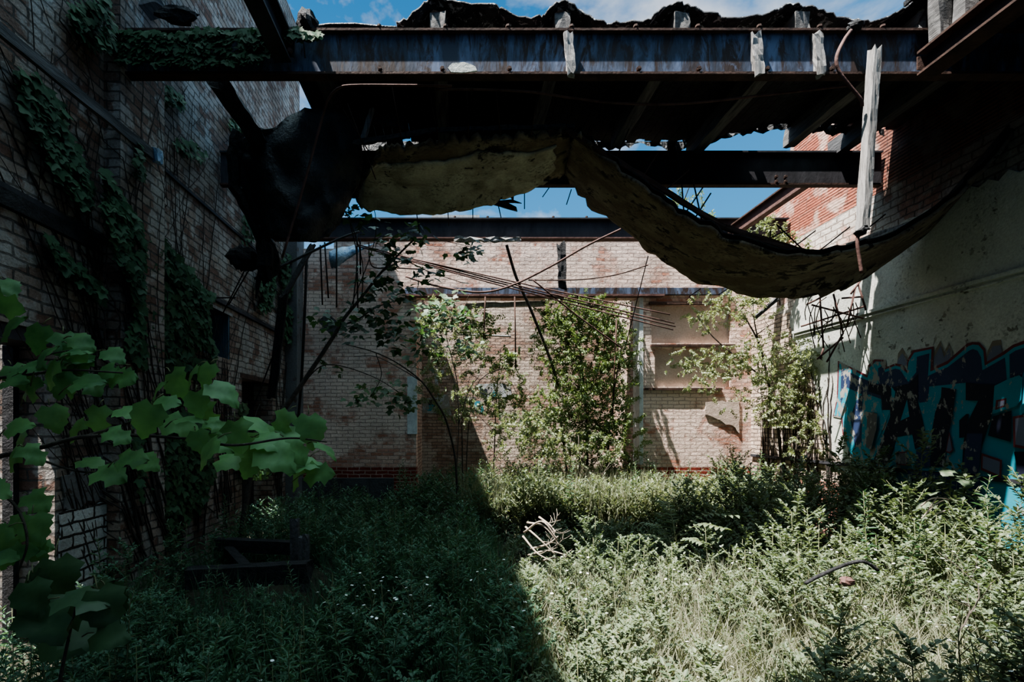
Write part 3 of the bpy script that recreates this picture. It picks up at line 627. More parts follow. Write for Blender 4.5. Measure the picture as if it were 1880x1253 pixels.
HG2 = [((1095, 205, 4.9), (1075, 258, 4.7)), ((1155, 237, 4.8), (1130, 292, 4.7)), ((1208, 280, 4.8), (1176, 332, 4.7)), ((1265, 312, 4.8), (1212, 358, 4.7)), ((1290, 345, 4.9), (1258, 392, 4.7)), ((1272, 330, 4.8), (1290, 412, 4.75)), ((1305, 355, 4.8), (1275, 402, 4.75)),
       ((1252, 340, 4.9), (1256, 398, 4.72)), ((1440, 425, 4.85), (1392, 448, 4.75)), ((1497, 424, 4.9), (1452, 458, 4.75)), ((1560, 417, 4.9), (1500, 464, 4.8)), ((1625, 394, 4.8), (1585, 426, 4.75)), ((1425, 412, 4.85), (1482, 466, 4.75)), ((1415, 425, 4.9), (1412, 455, 4.75))]
rods('hanger_rod', 'thin bent hanger rod sticking up from the back of the sagging ceiling strip', 'rod', HG2, .007, 'rust_dark', 'hanger rods of the sagging strip')
HG3 = [((764, 385, 6.0), (770, 428, 6.0)), ((822, 383, 6.0), (824, 415, 6.0)), ((868, 378, 6.0), (868, 402, 6.0)), ((915, 378, 6.0), (920, 400, 6.0)), ((963, 350, 6.0), (963, 384, 6.0)), ((1008, 345, 6.0), (996, 362, 6.0)), ((1049, 348, 6.0), (1040, 376, 6.0)), ((1190, 470, 6.2), (1150, 630, 6.6)), ((1287, 530, 6.2), (1265, 545, 6.3)), ((1340, 528, 6.2), (1318, 542, 6.3))]
rods('hanger_rod', 'thin dark rod dangling from the far edge of the fallen ceiling', 'rod', HG3, .006, 'rust_dark', 'dangling rods of the far edge')
t = thing('hanging_timber', 'long grey squared timber hanging upright at the right of the front beam', 'timber', at(1583, 425, 4.0))
MB().splint(at(1606, 93, 4.0), at(1583, 424, 4.05), .062, .075, (0, 1, 0), 16, .03, .004).build('timber', 'wood', t)
MB().splint(at(1577, 420, 4.03), at(1586, 428, 4.03), .06, .09, (0, 1, 0), 4, .01).build('broken_end', 'char', t)
rod('bent_iron_rod', 'bent rusty iron rod curling in front of the right end of the front beam', 'rod', [(1562, 56, 4.08), (1549, 75, 4.05), (1536, 105, 4.0), (1540, 130, 4.0), (1558, 155, 4.0), (1580, 182, 4.0), (1583, 196, 4.02)], .014, 'rust')
b = lump(1570, 48, 4.12, 14, 10, 'burnt_stub', 'charred stub of wood at the top of the bent iron rod', 'wood stub', 'char', 21)
rod('iron_rod', 'short rusty rod hanging below the grey squared timber', 'rod', [(1577, 424, 4.05), (1574, 445, 4.05), (1577, 470, 4.05), (1582, 502, 4.05)], .014, 'rust')
for k, (a, b_) in enumerate((((655, 452, 7.3), (1240, 600, 7.6)), ((655, 449, 7.3), (1238, 594, 7.65)), ((700, 465, 7.3), (1236, 606, 7.6)), ((760, 476, 7.35), (1230, 578, 7.6)))):
    rod('reinforcing_rod', 'long rusty rod slanting across the back wall, one of a bundle of four', 'rod', [a, ((a[0]+b_[0])/2, (a[1]+b_[1])/2+2, 7.45), b_], .010, 'rust', 'bundle of slanting rods')
rod('conduit_pipe', 'pale conduit hanging in a shallow curve across the back wall', 'pipe', [(745, 508, 7.5), (800, 525, 7.4), (880, 537, 7.3), (940, 524, 7.2), (1010, 490, 7.1), (1080, 450, 7.0), (1140, 421, 6.9)], .015, 'rust')
rod('conduit_pipe', 'thin rusty conduit bowed in front of the upper back wall', 'pipe', [(970, 515, 7.8), (1060, 514, 7.7), (1130, 505, 7.6), (1190, 487, 7.5)], .009, 'rust_dark')
rod('slanting_pole', 'thin grey pole slanting down from the conduit to the alcove bush', 'pole', [(978, 514, 7.3), (1060, 580, 7.7), (1142, 640, 8.0)], .012, 'rust')
rod('leaning_pipe', 'dark pipe leaning inside the alcove behind the bush', 'pipe', [(930, 450, 7.95), (948, 510, 8.1), (975, 570, 8.3), (1010, 660, 8.6), (1026, 715, 8.75)], .024, 'bark')
rod('pipe_rail', 'pale horizontal pipe crossing the alcove above the bush', 'pipe', [(842, 614, 9.4), (890, 616, 9.4), (938, 618, 9.4)], .02, 'wood')
rods('hanging_cable', 'thin dark cable hanging in front of the alcove', 'cable', [((891, 545, 8.6), (888, 625, 8.7)), ((945, 545, 8.6), (947, 680, 8.8)), ((1132, 585, 8.3), (1125, 760, 8.4)), ((832, 552, 8.7), (830, 610, 8.8))], .013, 'rust_dark', 'alcove cables')
rods('hanging_cable', 'thin black cable hanging from the back beam over the left back wall', 'cable', [((618, 440, 7.7), (618, 565, 7.9)), ((596, 445, 7.7), (603, 548, 7.9)), ((661, 440, 7.7), (662, 504, 7.9)), ((588, 450, 7.7), (592, 560, 8)), ((716, 440, 7.7), (716, 490, 7.9)), ((655, 430, 7.7), (657, 570, 7.9))], .014, 'char', 'cables of the left back wall')
rod('hooked_rod', 'hooked rod curving under the back beam near the left corner', 'rod', [(677, 445, 7.7), (679, 480, 7.7), (690, 492, 7.7), (720, 492, 7.75), (780, 495, 7.8)], .011, 'rust_dark')
rod('black_cable', 'thick black cable hanging the full height of the left back corner', 'cable', [(563, 470, 6.8), (560, 560, 6.8), (554, 690, 6.9), (547, 775, 7.0)], .022, 'char')
rod('hanging_cable', 'thin cable slanting down in front of the low doorway', 'cable', [(520, 600, 6.3), (495, 670, 6.3), (465, 750, 6.3), (446, 800, 6.3)], .010, 'char')
b = MB().splint(at(521, 545, 6.2), at(499, 728, 6.25), .105, .06, (0, 1, 0), 10, .05, .008); o = b.build('charred_board', 'char'); tag(o, 'charred black board hanging upright in front of the low doorway', 'board')
b = MB().splint(at(575, 448, 6.6), at(522, 545, 6.3), .06, .05, (0, 1, 0), 10, .05, .006); o = b.build('charred_branch', 'char'); tag(o, 'thin charred stick above the hanging black board', 'stick')
rod('thin_rod', 'thin dark rod rising from the charred bundle past the corner', 'rod', [(468, 512, 5.6), (540, 478, 6.0), (620, 440, 6.4), (660, 425, 6.6)], .016, 'char')
rods('bent_wire', 'bent dark wire reaching from the charred bundle to the small window', 'wire', [((450, 495, 5.5), (408, 578, 5.9)), ((456, 498, 5.5), (420, 560, 5.9)), ((398, 547, 5.95), (432, 547, 5.7))], .008, 'char', 'wires beside the small window')
b = MB().splint(at(1030, 449, 7.76), at(1033, 528, 7.76), .125, .03, (0, 1, 0), 9, .06, .012); o = b.build('charred_board', 'char'); tag(o, 'charred black board hanging below the middle of the back beam', 'board')
b = MB().splint(at(835, 440, 7.7), at(955, 440, 7.7), .07, .05, (0, 0, 1), 14, .03, .02); o = b.build('driftwood_branch', 'wood'); tag(o, 'pale splintered stick lying on the lower flange of the back beam', 'stick')
b = MB().splint(at(640, 206, 5.4), at(742, 226, 5.4), .13, .06, (0, 1, 0), 10, .05, .01); o = b.build('broken_plank', 'wood_dark'); tag(o, 'broken grey plank hanging under the deck above the flat ceiling panel', 'plank')
b = MB().splint(at(683, 203, 5.3), at(664, 262, 5.3), .05, .04, (0, 1, 0), 8, .05, .008); o = b.build('broken_stick', 'wood'); tag(o, 'splintered stick crossing the broken plank under the deck', 'stick')
b = MB().splint(at(650, 262, 5.0), at(800, 240, 4.9), .05, .03, (0, 1, 0), 10, .05, .01).splint(at(800, 240, 4.9), at(1052, 232, 4.8), .04, .03, (0, 1, 0), 12, .02, .008); o = b.build('lath_strip', 'wood_dark'); tag(o, 'grey lath strip running along the near edge of the flat ceiling panel', 'lath')
b = MB().splint(at(1042, 240, 4.66), at(1330, 418, 4.7), .05, .03, (0, 1, 0), 16, .02, .006).splint(at(1330, 418, 4.7), at(1470, 462, 4.68), .05, .03, (0, 1, 0), 8, .02, .006); o = b.build('lath_strip', 'rust_dark'); tag(o, 'dark channel strip along the near edge of the sagging ceiling strip', 'lath')
P = ragged([(893, 372), (950, 388), (948, 380), (932, 372), (958, 373), (940, 366), (918, 368)], 1, 10, 3)
b = MB().prism([at(p[0], p[1], 6.1) for p in P], (0, .02, 0)); o = b.build('felt_scrap', 'tar_black'); tag(o, 'jagged black scrap hanging beneath the flat ceiling panel against the sky', 'scrap')
# lintel over the alcove
t = thing('steel_lintel', 'grey and rusty steel lintel across the top of the alcove', 'lintel', (AX0, YB-.05, AZ))
MB().box((AX0-.2, YB-.07, AZ+.02), (AX1+1.6, YB+.02, AZ+.14)).build('channel_web', 'steel', t)
MB().box((AX0-.2, YB-.10, AZ-.015), (AX1+.4, YB+.05, AZ+.02)).build('bottom_flange', 'rust', t)
b = MB().splint((.2, YB+.12, AZ-.14), (1.6, YB+.12, AZ-.10), .08, .10, (0, 1, 0), 10, .05, .01); o = b.build('wooden_plank', 'wood'); tag(o, 'splintered plank hung behind the steel lintel of the alcove', 'plank')
# blue plastic sheet and panel at the left end of the back wall
rows3 = [[at(px, py, d) for px, py, d in r] for r in ([(604, 462, 8.4), (622, 455, 8.3), (650, 452, 8.35), (688, 448, 8.3)], [(604, 476, 8.3), (622, 474, 8.2), (648, 466, 8.3), (672, 456, 8.3)], [(608, 492, 8.35), (618, 492, 8.25), (630, 482, 8.3), (648, 470, 8.35)])]
R3 = [spline(r, 4) for r in rows3]; P = [[p+np.array((0, .03*mnoise.noise((i*.9, k*2, 3)), .03*mnoise.noise((i*.7, k*2, 1)))) for i, p in enumerate(r)] for k, r in enumerate(R3)]
o = MB().grid(P).build('plastic_sheet', 'tarp', sm=True); solid(o, .006); tag(o, 'crumpled blue plastic sheet at the top left of the back wall', 'plastic sheet')
b = MB().prism([at(px, py, 7.4) for px, py in ((583, 590), (601, 575), (628, 598), (606, 614))], (0, .02, 0)); o = b.build('hanging_shingle', 'wood_dark'); tag(o, 'small square grey panel hanging askew before the left back wall', 'panel')
# batten on the left wall
t = thing('wooden_batten', 'grey wooden batten fixed along the upper left wall', 'batten', (XL+.03, 2.4, 4.1))
MB().splint((XL+.035, 2.4, 4.10), (XL+.17, 4.5, 4.08), .03, .085, (0, 0, 1), 14, .02, .004).build('board', 'wood_dark', t)
MB().splint((XL+.19, 4.48, 4.08), (XL+.20, 4.56, 4.09), .05, .12, (0, 0, 1), 4, .01).build('torn_end', 'tarp', t)
b = MB().box((XL-.02, 2.0, 3.02), (XL+.045, 3.95, 3.13)); o = b.build('steel_strap', 'char'); tag(o, 'black steel strap lying along the left wall below the batten', 'strap')
# tangle of rods at the right-hand corner
TG = [((1505, 545, 6.4), (1512, 640, 6.5)), ((1512, 640, 6.5), (1506, 660, 6.5)), ((1530, 540, 6.3), (1548, 612, 6.4)), ((1548, 612, 6.4), (1518, 665, 6.4)), ((1590, 562, 6.2), (1470, 600, 6.6)), ((1575, 520, 6.2), (1590, 570, 6.2)), ((1490, 560, 6.4), (1585, 585, 6.3)), ((1545, 548, 6.3), (1585, 545, 6.2)), ((1580, 515, 6.2), (1562, 540, 6.2)), ((1520, 540, 6.3), (1480, 560, 6.5)), ((1548, 620, 6.4), (1500, 660, 6.5)), ((1570, 530, 6.2), (1555, 600, 6.3))]
rods('bent_iron_bar', 'rusty bar in the tangle below the low point of the sagging strip', 'rod', TG, .012, 'rust', 'tangle of rods at the right wall')
qq = random.Random(17)
for k in range(14):
    x, y = qq.uniform(1480, 1575), qq.uniform(540, 570); dx = qq.uniform(-40, 35)
    rod('tangled_wire', 'thin dark wire in the tangle below the low point of the sagging strip', 'wire', [(x, y, 6.2+qq.uniform(-.1, .2)), (x+dx*.4+qq.uniform(-15, 15), y+qq.uniform(15, 40), 6.35), (x+dx, y+qq.uniform(30, 85), 6.4)], .006, 'rust_dark', 'tangle of wires at the right wall', 5)
b = MB().splint(at(1388, 582, 7.4), at(1428, 548, 7.2), .05, .05, (0, 1, 0), 6, .02); o = b.build('broken_plank', 'wood_dark'); tag(o, 'short dark plank slanting in the right back corner', 'plank')
b = MB().splint(at(1556, 452, 6.0), at(1690, 405, 5.2), .06, .04, (0, 1, 0), 9, .03, .008); o = b.build('lath_strip', 'wood'); tag(o, 'pale lath strip lying on the sagging strip behind the grey timber', 'lath')

# ------------------------------------------------------------------ graffiti on the right wall
GP = bpy.data.objects.new('graffiti', None); C.objects.link(GP); GP.location = (XR-.032, 5.3, 1.6)
tag(GP, 'large teal and navy graffiti lettering sprayed on the right plaster wall', 'graffiti')
GL = [0]; GLAST = [None]
def gz(name, mt, pts, grow=0):
    GL[0] += 1; x = XR-.0315-.0011*GL[0]
    q = [(1500+a/4.176, 600+c/4.176) for a, c in pts]
    P = [onR(*k, x=x) for k in q]
    b = MB(); b.v += P; b.f.append(tuple(range(len(P))))
    up_ = GLAST[0] if name in ('letter_hole', 'block_fill') and GLAST[0] is not None else GP
    o = b.build(name, mt, up_)
    if up_ is GP: GLAST[0] = o
FLM = [[(612, 300), (622, 205), (655, 160), (700, 235), (700, 300)], [(890, 310), (900, 190), (948, 105), (975, 195), (1012, 122), (1045, 200), (1000, 300)], [(1295, 285), (1308, 185), (1345, 110), (1410, 100), (1425, 190), (1400, 230)]]
for f in FLM: gz('flame_tip', 'g_tan', f)
for f in FLM: gz('flame_fill', 'g_lilac', [(x, y+42 if y < 250 else y) for x, y in f])
OUT = [(120, 690), (150, 560), (160, 262), (385, 372), (388, 300), (440, 252), (528, 255), (530, 312), (600, 282), (652, 292), (692, 340), (688, 262), (735, 182), (895, 152), (888, 315), (1000, 262), (1150, 130), (1190, 118), (1245, 122), (1290, 170), (1302, 270), (1430, 190), (1500, 140), (1720, 60), (1900, 60), (1900, 1800), (430, 1480), (405, 1078), (245, 1046), (235, 930), (195, 830), (185, 705)]
gz('outline', 'g_red', OUT)
gz('outer_band', 'g_teal', [(128, 680), (160, 560), (170, 280), (385, 392), (405, 312), (450, 268), (515, 270), (522, 330), (600, 300), (645, 310), (690, 358), (702, 270), (745, 200), (878, 172), (868, 345), (1000, 288), (1160, 150), (1195, 138), (1238, 142), (1275, 185), (1285, 300), (1440, 212), (1510, 160), (1730, 85), (1900, 85), (1900, 1800), (440, 1480), (415, 1078), (255, 1046), (240, 930), (205, 830), (195, 695)])
gz('band_fill', 'g_navy', [(185, 320), (300, 375), (375, 408), (470, 440), (468, 320), (515, 290), (520, 350), (600, 322), (640, 332), (678, 395), (700, 425), (760, 350), (765, 232), (862, 205), (850, 380), (900, 355), (1000, 312), (1165, 185), (1195, 172), (1230, 185), (1258, 235), (1268, 335), (1440, 238), (1455, 405), (1380, 450), (1150, 440), (1140, 430), (960, 450), (860, 460), (850, 575), (785, 585), (770, 520), (600, 560), (500, 560), (395, 520), (350, 560), (345, 700), (340, 925), (290, 925), (255, 700), (300, 570), (345, 520), (225, 465), (178, 605)])
gz('band_fill', 'g_navy', [(1475, 215), (1520, 185), (1740, 110), (1900, 110), (1900, 420), (1590, 330), (1570, 385), (1478, 395)])
gz('shade', 'g_black', [(390, 420), (460, 445), (520, 440), (600, 470), (700, 440), (775, 360), (770, 560), (620, 560), (560, 640), (500, 640), (490, 530), (395, 500)])
gz('letter', 'g_teal', [(400, 540), (480, 560), (500, 660), (550, 670), (520, 760), (450, 900), (410, 960), (470, 780), (465, 665), (390, 650)])
gz('letter', 'g_black', [(560, 470), (690, 440), (770, 470), (775, 590), (810, 720), (845, 890), (752, 942), (730, 825), (612, 845), (575, 960), (540, 1050), (425, 1050), (490, 880), (560, 690), (560, 560)])
gz('letter_hole', 'g_teal', [(690, 560), (708, 690), (640, 722)])
gz('letter_hole', 'g_teal', [(570, 460), (600, 500), (590, 580), (570, 560)])
gz('letter', 'g_black', [(955, 465), (1065, 480), (1055, 560), (1035, 700), (985, 960), (975, 1075), (870, 1075), (880, 800), (905, 660), (950, 540)])
gz('letter', 'g_navy', [(760, 945), (860, 920), (870, 1075), (760, 1080)])
gz('letter_hole', 'g_red', [(1015, 800), (1045, 950), (1015, 975), (985, 960)])
gz('letter_hole', 'g_lilac', [(1015, 830), (1035, 945), (1015, 962), (992, 955)])
gz('letter', 'g_black', [(1140, 430), (1370, 450), (1368, 520), (1335, 690), (1290, 830), (1250, 960), (1235, 1150), (1110, 1130), (1120, 900), (1160, 720), (1235, 570), (1140, 565)])
gz('letter_hole', 'g_black', [(1090, 720), (1145, 670), (1165, 670), (1130, 850), (1090, 855)])
gz('letter', 'g_black', [(1345, 690), (1490, 645), (1485, 885), (1310, 835)])
gz('letter', 'g_navy', [(1150, 820), (1270, 820), (1235, 1140), (1115, 1110)])
gz('letter', 'g_teal', [(1360, 455), (1460, 405), (1550, 372), (1575, 395), (1565, 560), (1530, 610), (1345, 672)])
gz('letter_hole', 'g_red', [(1372, 565), (1452, 548), (1450, 610), (1366, 640)])
gz('letter_hole', 'g_lilac', [(1388, 575), (1440, 565), (1438, 602), (1384, 622)])
gz('letter', 'g_teal', [(1560, 600), (1700, 540), (1700, 680), (1560, 660)])
gz('block', 'g_red', [(1500, 690), (1720, 650), (1720, 960), (1505, 925)])
gz('block_fill', 'g_lilac', [(1518, 706), (1700, 672), (1700, 940), (1522, 905)])
gz('block', 'g_red', [(1260, 970), (1418, 1022), (1412, 1165), (1255, 1100)])
gz('block_fill', 'g_lilac', [(1272, 992), (1402, 1036), (1398, 1140), (1268, 1085)])
gz('letter', 'g_black', [(1510, 960), (1640, 960), (1760, 1253), (1560, 1253)])
gz('block', 'g_red', [(600, 965), (690, 958), (695, 1068), (608, 1060)])
gz('block_fill', 'g_grey', [(610, 975), (682, 968), (685, 1058), (616, 1052)])
gz('block_fill', 'g_grey', [(385, 655), (462, 668), (455, 785), (412, 945), (375, 925)])
gz('lower_band', 'g_black', [(420, 1085), (600, 1100), (600, 1160), (520, 1200), (520, 1440), (430, 1440)])
gz('lower_band', 'g_navy', [(690, 1105), (1250, 1150), (1250, 1560), (760, 1480)])
# small graffiti on the alcove wall
GA = bpy.data.objects.new('alcove_graffiti', None); C.objects.link(GA); GA.location = at(860, 730, 10.29)
tag(GA, 'small white and teal graffiti on the brick inside the alcove', 'graffiti')
def ga(mt, pts, k):
    b = MB(); P = [at(740+a/5.828, 640+c/5.828, 10.297-.002*k) for a, c in pts]; b.v += P; b.f.append(tuple(range(len(P)))); b.build('paint_patch', mt, GA)
ga('g_white', [(800, 380), (1060, 375), (1150, 400), (1160, 520), (880, 530), (800, 430)], 1); ga('g_black', [(820, 430), (950, 420), (960, 470), (890, 500), (820, 490)], 2)
ga('g_teal', [(960, 450), (1040, 440), (1025, 510), (950, 520)], 3); ga('g_black', [(1060, 380), (1140, 395), (1150, 440), (1080, 420)], 4)
ga('g_white', [(210, 540), (480, 490), (520, 720), (400, 700), (210, 690)], 1); ga('g_black', [(230, 560), (360, 540), (370, 620), (260, 640)], 2); ga('g_teal', [(250, 610), (340, 600), (300, 670), (230, 670)], 3)
ga('g_white', [(330, 240), (440, 235), (440, 270), (380, 280), (375, 400), (345, 400)], 2); ga('g_teal', [(760, 560), (840, 570), (870, 700), (760, 650)], 2); ga('g_grey', [(640, 510), (780, 520), (760, 600), (650, 580)], 1)

# ------------------------------------------------------------------ vegetation
def unit(v): v = np.asarray(v, float); return v/(np.linalg.norm(v)+1e-9)
def weed_parts(kind, H, rr):
    """Local stem (MB) and leaf arrays of one weed standing at the origin."""
    st = MB(); P, D, Nn, S = [], [], [], []
    def leaf(p, az, el, s):
        d = np.array((math.cos(az)*math.cos(el), math.sin(az)*math.cos(el), math.sin(el))); P.append(p); D.append(d); Nn.append(np.array((-math.cos(az)*math.sin(el), -math.sin(az)*math.sin(el), math.cos(el)))+np.array([rr.uniform(-.3, .3) for _ in '123'])); S.append(s)
    lx, ly = rr.uniform(-.14, .14), rr.uniform(-.14, .14)
    axis = [np.array((lx*t*t*H, ly*t*t*H, t*H)) for t in np.linspace(0, 1, 7)]
    def on(t): k = min(5.999, t*6); i = int(k); return axis[i]*(1-(k-i))+axis[i+1]*(k-i)
    st.tube(axis, .0055, .002, 4)
    if kind == 'tall':                                     # one stalk of narrow leaves
        n = int(46*H/.9)+8; az = rr.uniform(0, 6)
        for k in range(n):
            t = .12+.88*k/n; az += 2.4
            leaf(on(t), az, rr.uniform(.05, .75)+(.3 if t > .85 else 0), (.105-.06*abs(t-.45))*rr.uniform(.75, 1.15)*(1 if t < .85 else .75))
    elif kind == 'bushy':                                  # side branches with small leaves
        az = rr.uniform(0, 6); nb = 15
        for k in range(nb):
            t = .2+.75*k/nb; az += 2.4; p = on(t); L = (.34*(1-t)+.09)*rr.uniform(.8, 1.2)*H/.8; e = rr.uniform(.55, .95)
            d = np.array((math.cos(az)*math.cos(e), math.sin(az)*math.cos(e), math.sin(e))); st.tube([p, p+d*L*.5, p+d*L+np.array((0, 0, .02))], .003, .0012, 3)
            m = int(11+L*46)
            for j in range(m):
                leaf(p+d*L*(.15+.85*j/m), az+(1.3 if j % 2 else -1.3)+rr.uniform(-.5, .5), rr.uniform(0, .7), rr.uniform(.022, .046))
            leaf(p+d*L, az, .9, .04)
        for k in range(12): leaf(on(.84+.013*k), k*2.4, .6, .04)
    else:                                                  # fleabane, thin with a few leaves
        for k in range(16): leaf(on(.1+.6*k/16), k*2.4, rr.uniform(.2, .7), rr.uniform(.04, .08))
        tips = []
        for k in range(7):
            az = k*2.4; p = on(.62+.05*k); e = .85; L = rr.uniform(.10, .20); d = np.array((math.cos(az)*math.cos(e), math.sin(az)*math.cos(e), math.sin(e)))
            q = p+d*L; st.tube([p, (p+q)/2, q], .0024, .0014, 3); tips.append(q)
        return st, (P, D, Nn, S), tips
    return st, (P, D, Nn, S), []
def disc(b, c, r, n=9):
    c = np.array(c); i = len(b.v); b.v.append(tuple(c+np.array((0, 0, .003))))
    tx, ty = random.uniform(-.35, .35), random.uniform(-.35, .35)
    for k in range(n*2):
        a = math.pi*k/n; q = r*(1 if k % 2 else .62); b.v.append((c[0]+q*math.cos(a), c[1]+q*math.sin(a), c[2]+tx*q*math.cos(a)+ty*q*math.sin(a)))
    for k in range(n*2): b.f.append((i, i+1+k, i+1+(k+1) % (2*n)))
PROTO = {}
rr = random.Random(5)
for kind, n, mt in (('tall', 5, 'leaf_weed'), ('bushy', 5, 'leaf_weed2'), ('flea', 3, 'leaf_weed2')):
    L = []
    for k in range(n):
        H = {'tall': .95, 'bushy': .80, 'flea': .72}[kind]*rr.uniform(.9, 1.1)
        st, lv, tips = weed_parts(kind, H, rr)
        sm = BIG().mb(st).mesh('stem', ['stem']); lm = BIG().leaves('lance' if kind != 'bushy' else 'oval', *lv).mesh('foliage', [mt]); fm = None
        if tips:
            fm = []
            for q in tips:
                fb = MB(); disc(fb, q, .0115); fm.append(BIG().mb(fb).mesh('flower_head', ['petal']))
        L.append((H, sm, lm, fm, st, lv, tips))
    PROTO[kind] = L
def gz_h(x, y):                                            # how tall the growth is at a spot, read off the photograph
    h = .62
    if x > .45:
        h = .50+.10*max(0, min(1, (y-3)/2))
        e = max(0, (x-2.1)/2.6); h += .42*min(1, e)
        if y > 6.95: h = max(h, .85)
        if 4.4 < y < 5.6 and x > 1.2: h = max(h, .72)
    else:
        if y > 6.8: h = .55 if x < -.9 else .8
        if y < 3: h = .58
        if x < -2.2: h = min(h, .62)
        if -2.5 < x < -1.0 and 2.7 < y < 4.1: h = .42
    if .3 < x < 2.7 and 4.5 < y < 6.95: h = .34
    if x > .45: h *= 1+.42*mnoise.noise((x*1.25, y*1.25, 4))
    return h
PIT = (-2.45, -1.15, 3.85, 5.35)
def blocked(x, y):
    if x < XL+.22 or x > XR-.18 or y > 10.1: return True
    if y > YB-.12 and not (AX0+.1 < x < AX1-.1): return True
    if PIT[0] < x < PIT[1] and PIT[2] < y < PIT[3]: return True
    return False
def spots(n, x0, x1, y0, y1, mind, seed):
    q = random.Random(seed); out_ = []; tries = 0
    while len(out_) < n and tries < n*60:
        tries += 1; y = y0+(y1-y0)*q.random()**1.0; x = q.uniform(x0, x1)
        if blocked(x, y) or abs(x) > 1.15*y+.35: continue
        if all((x-a)**2+(y-b)**2 > mind*mind for a, b in out_): out_.append((x, y))
    return out_
def plant(kind, x, y, h, label, group, name, q):
    H, sm, lm, fm, *_ = PROTO[kind][q.randrange(len(PROTO[kind]))]
    t = thing(name, label, 'weed', (x, y, 0), group); s = h/H
    t.scale = (s**.6, s**.6, s); t.rotation_euler = (q.uniform(-.1, .1), q.uniform(-.1, .1), q.uniform(0, 6.28))
    for nm, me in [('stem', sm), ('foliage', lm)]+[('flower_head', f_) for f_ in (fm or [])]: link(nm, me, t)
    return t
q = random.Random(21)
ZONES = [('tall', 70, -2.7, .35, 1.6, 5.6, 'slender narrow-leaved weed standing in the shade on the left of the floor', 'shaded weeds', 'narrow_leaved_weed'),
         ('bushy', 34, 1.6, 5.0, 3.9, 6.4, 'bushy small-leaved weed in the taller growth before the graffiti wall', 'weeds before the graffiti wall', 'bushy_weed'),
         ('bushy', 36, .55, 4.2, 1.7, 3.9, 'low bushy weed in the sunlit patch at the front right', 'sunlit weeds', 'bushy_weed'),
         ('tall', 26, 1.8, 5.0, 3.6, 6.8, 'upright narrow-leaved weed poking above the growth before the graffiti wall', 'upright weeds before the graffiti wall', 'narrow_leaved_weed'),
         ('tall', 30, -2.4, 4.9, 7.0, 8.5, 'small narrow-leaved weed near the foot of the back wall', 'weeds at the back wall', 'narrow_leaved_weed')]
for kind, n, x0, x1, y0, y1, lab, grp, nm in ZONES:
    for x, y in spots(n, x0, x1, y0, y1, .17, hash(lab) % 1000 if False else len(lab)*7+n):
        plant(kind, x, y, gz_h(x, y)*q.uniform(.95, 1.38), lab, grp, nm, q)
for x, y in spots(7, -.9, .45, 1.7, 3.4, .14, 91): plant('flea', x, y, gz_h(x, y)*q.uniform(.95, 1.2), 'thin flowering weed with tiny white daisies in the front shade', 'shaded daisies', 'fleabane', q)
for x, y in spots(22, .7, 3.6, 1.8, 4.2, .16, 92): plant('flea', x, y, gz_h(x, y)*q.uniform(.95, 1.2), 'thin flowering weed with tiny white daisies in the sun', 'sunlit daisies', 'fleabane', q)
# everything between: one mass of undergrowth and one of grass
def mass(seed, N, kinds, hf, cond, name, label, cat, mats):
    q = random.Random(seed); B = BIG(); acc = {'lance': [[], [], [], []], 'oval': [[], [], [], []]}; SV = MB(); cnt = 0
    while cnt < N:
        y = 1.25+8.6*q.random()**.85; x = q.uniform(-2.8, 5.2)
        if blocked(x, y) or abs(x) > 1.12*y+.3 or not cond(x, y): continue
        cnt += 1; kind = q.choice(kinds); H, sm, lm, fm, st, lv, tips = PROTO[kind][q.randrange(len(PROTO[kind]))]
        h = hf(x, y)*q.uniform(.55, 1.08); s = h/H; a = q.uniform(0, 6.28); ca, sa = math.cos(a), math.sin(a); Rm = np.array(((ca, -sa, 0), (sa, ca, 0), (0, 0, 1)))
        W = np.array((s**.6, s**.6, s)); o = np.array((x, y, 0)); k = 'oval' if kind == 'bushy' else 'lance'
        step_ = 1 if y < 4.5 else 2                         # thinner leaf count far away, larger leaves
        P = (np.array(lv[0])[::step_]*W)@Rm.T+o; D = np.array(lv[1])[::step_]@Rm.T; Nn = np.array(lv[2])[::step_]@Rm.T; S = np.array(lv[3])[::step_]*max(s, .6)**.5*(1.0 if step_ == 1 else 1.3)
        for lst, v in zip(acc[k], (P, D, Nn, S)): lst.append(v)
        SV.tube([o, o+Rm@np.array((.03*s, .02*s, h))], .004, .002, 3)
    for k, (P, D, Nn, S) in acc.items():
        if P: B.leaves(k, np.concatenate(P), np.concatenate(D), np.concatenate(Nn), np.concatenate(S), 0)
    B.mb(SV, 1); o = B.build(name, mats); return tag(o, label, cat, kind='stuff')
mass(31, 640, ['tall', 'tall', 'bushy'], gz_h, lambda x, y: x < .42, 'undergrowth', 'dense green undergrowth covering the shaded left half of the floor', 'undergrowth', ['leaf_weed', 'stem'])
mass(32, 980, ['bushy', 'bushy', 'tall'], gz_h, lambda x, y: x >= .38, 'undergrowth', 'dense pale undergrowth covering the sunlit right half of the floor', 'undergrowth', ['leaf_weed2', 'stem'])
mass(33, 420, ['bushy', 'bushy', 'tall'], lambda x, y: .78, lambda x, y: y > 7.0 and .3 < x < 4.6, 'undergrowth', 'pale sunlit weeds crowded along the foot of the alcove and back wall', 'undergrowth', ['leaf_pale', 'stem'])
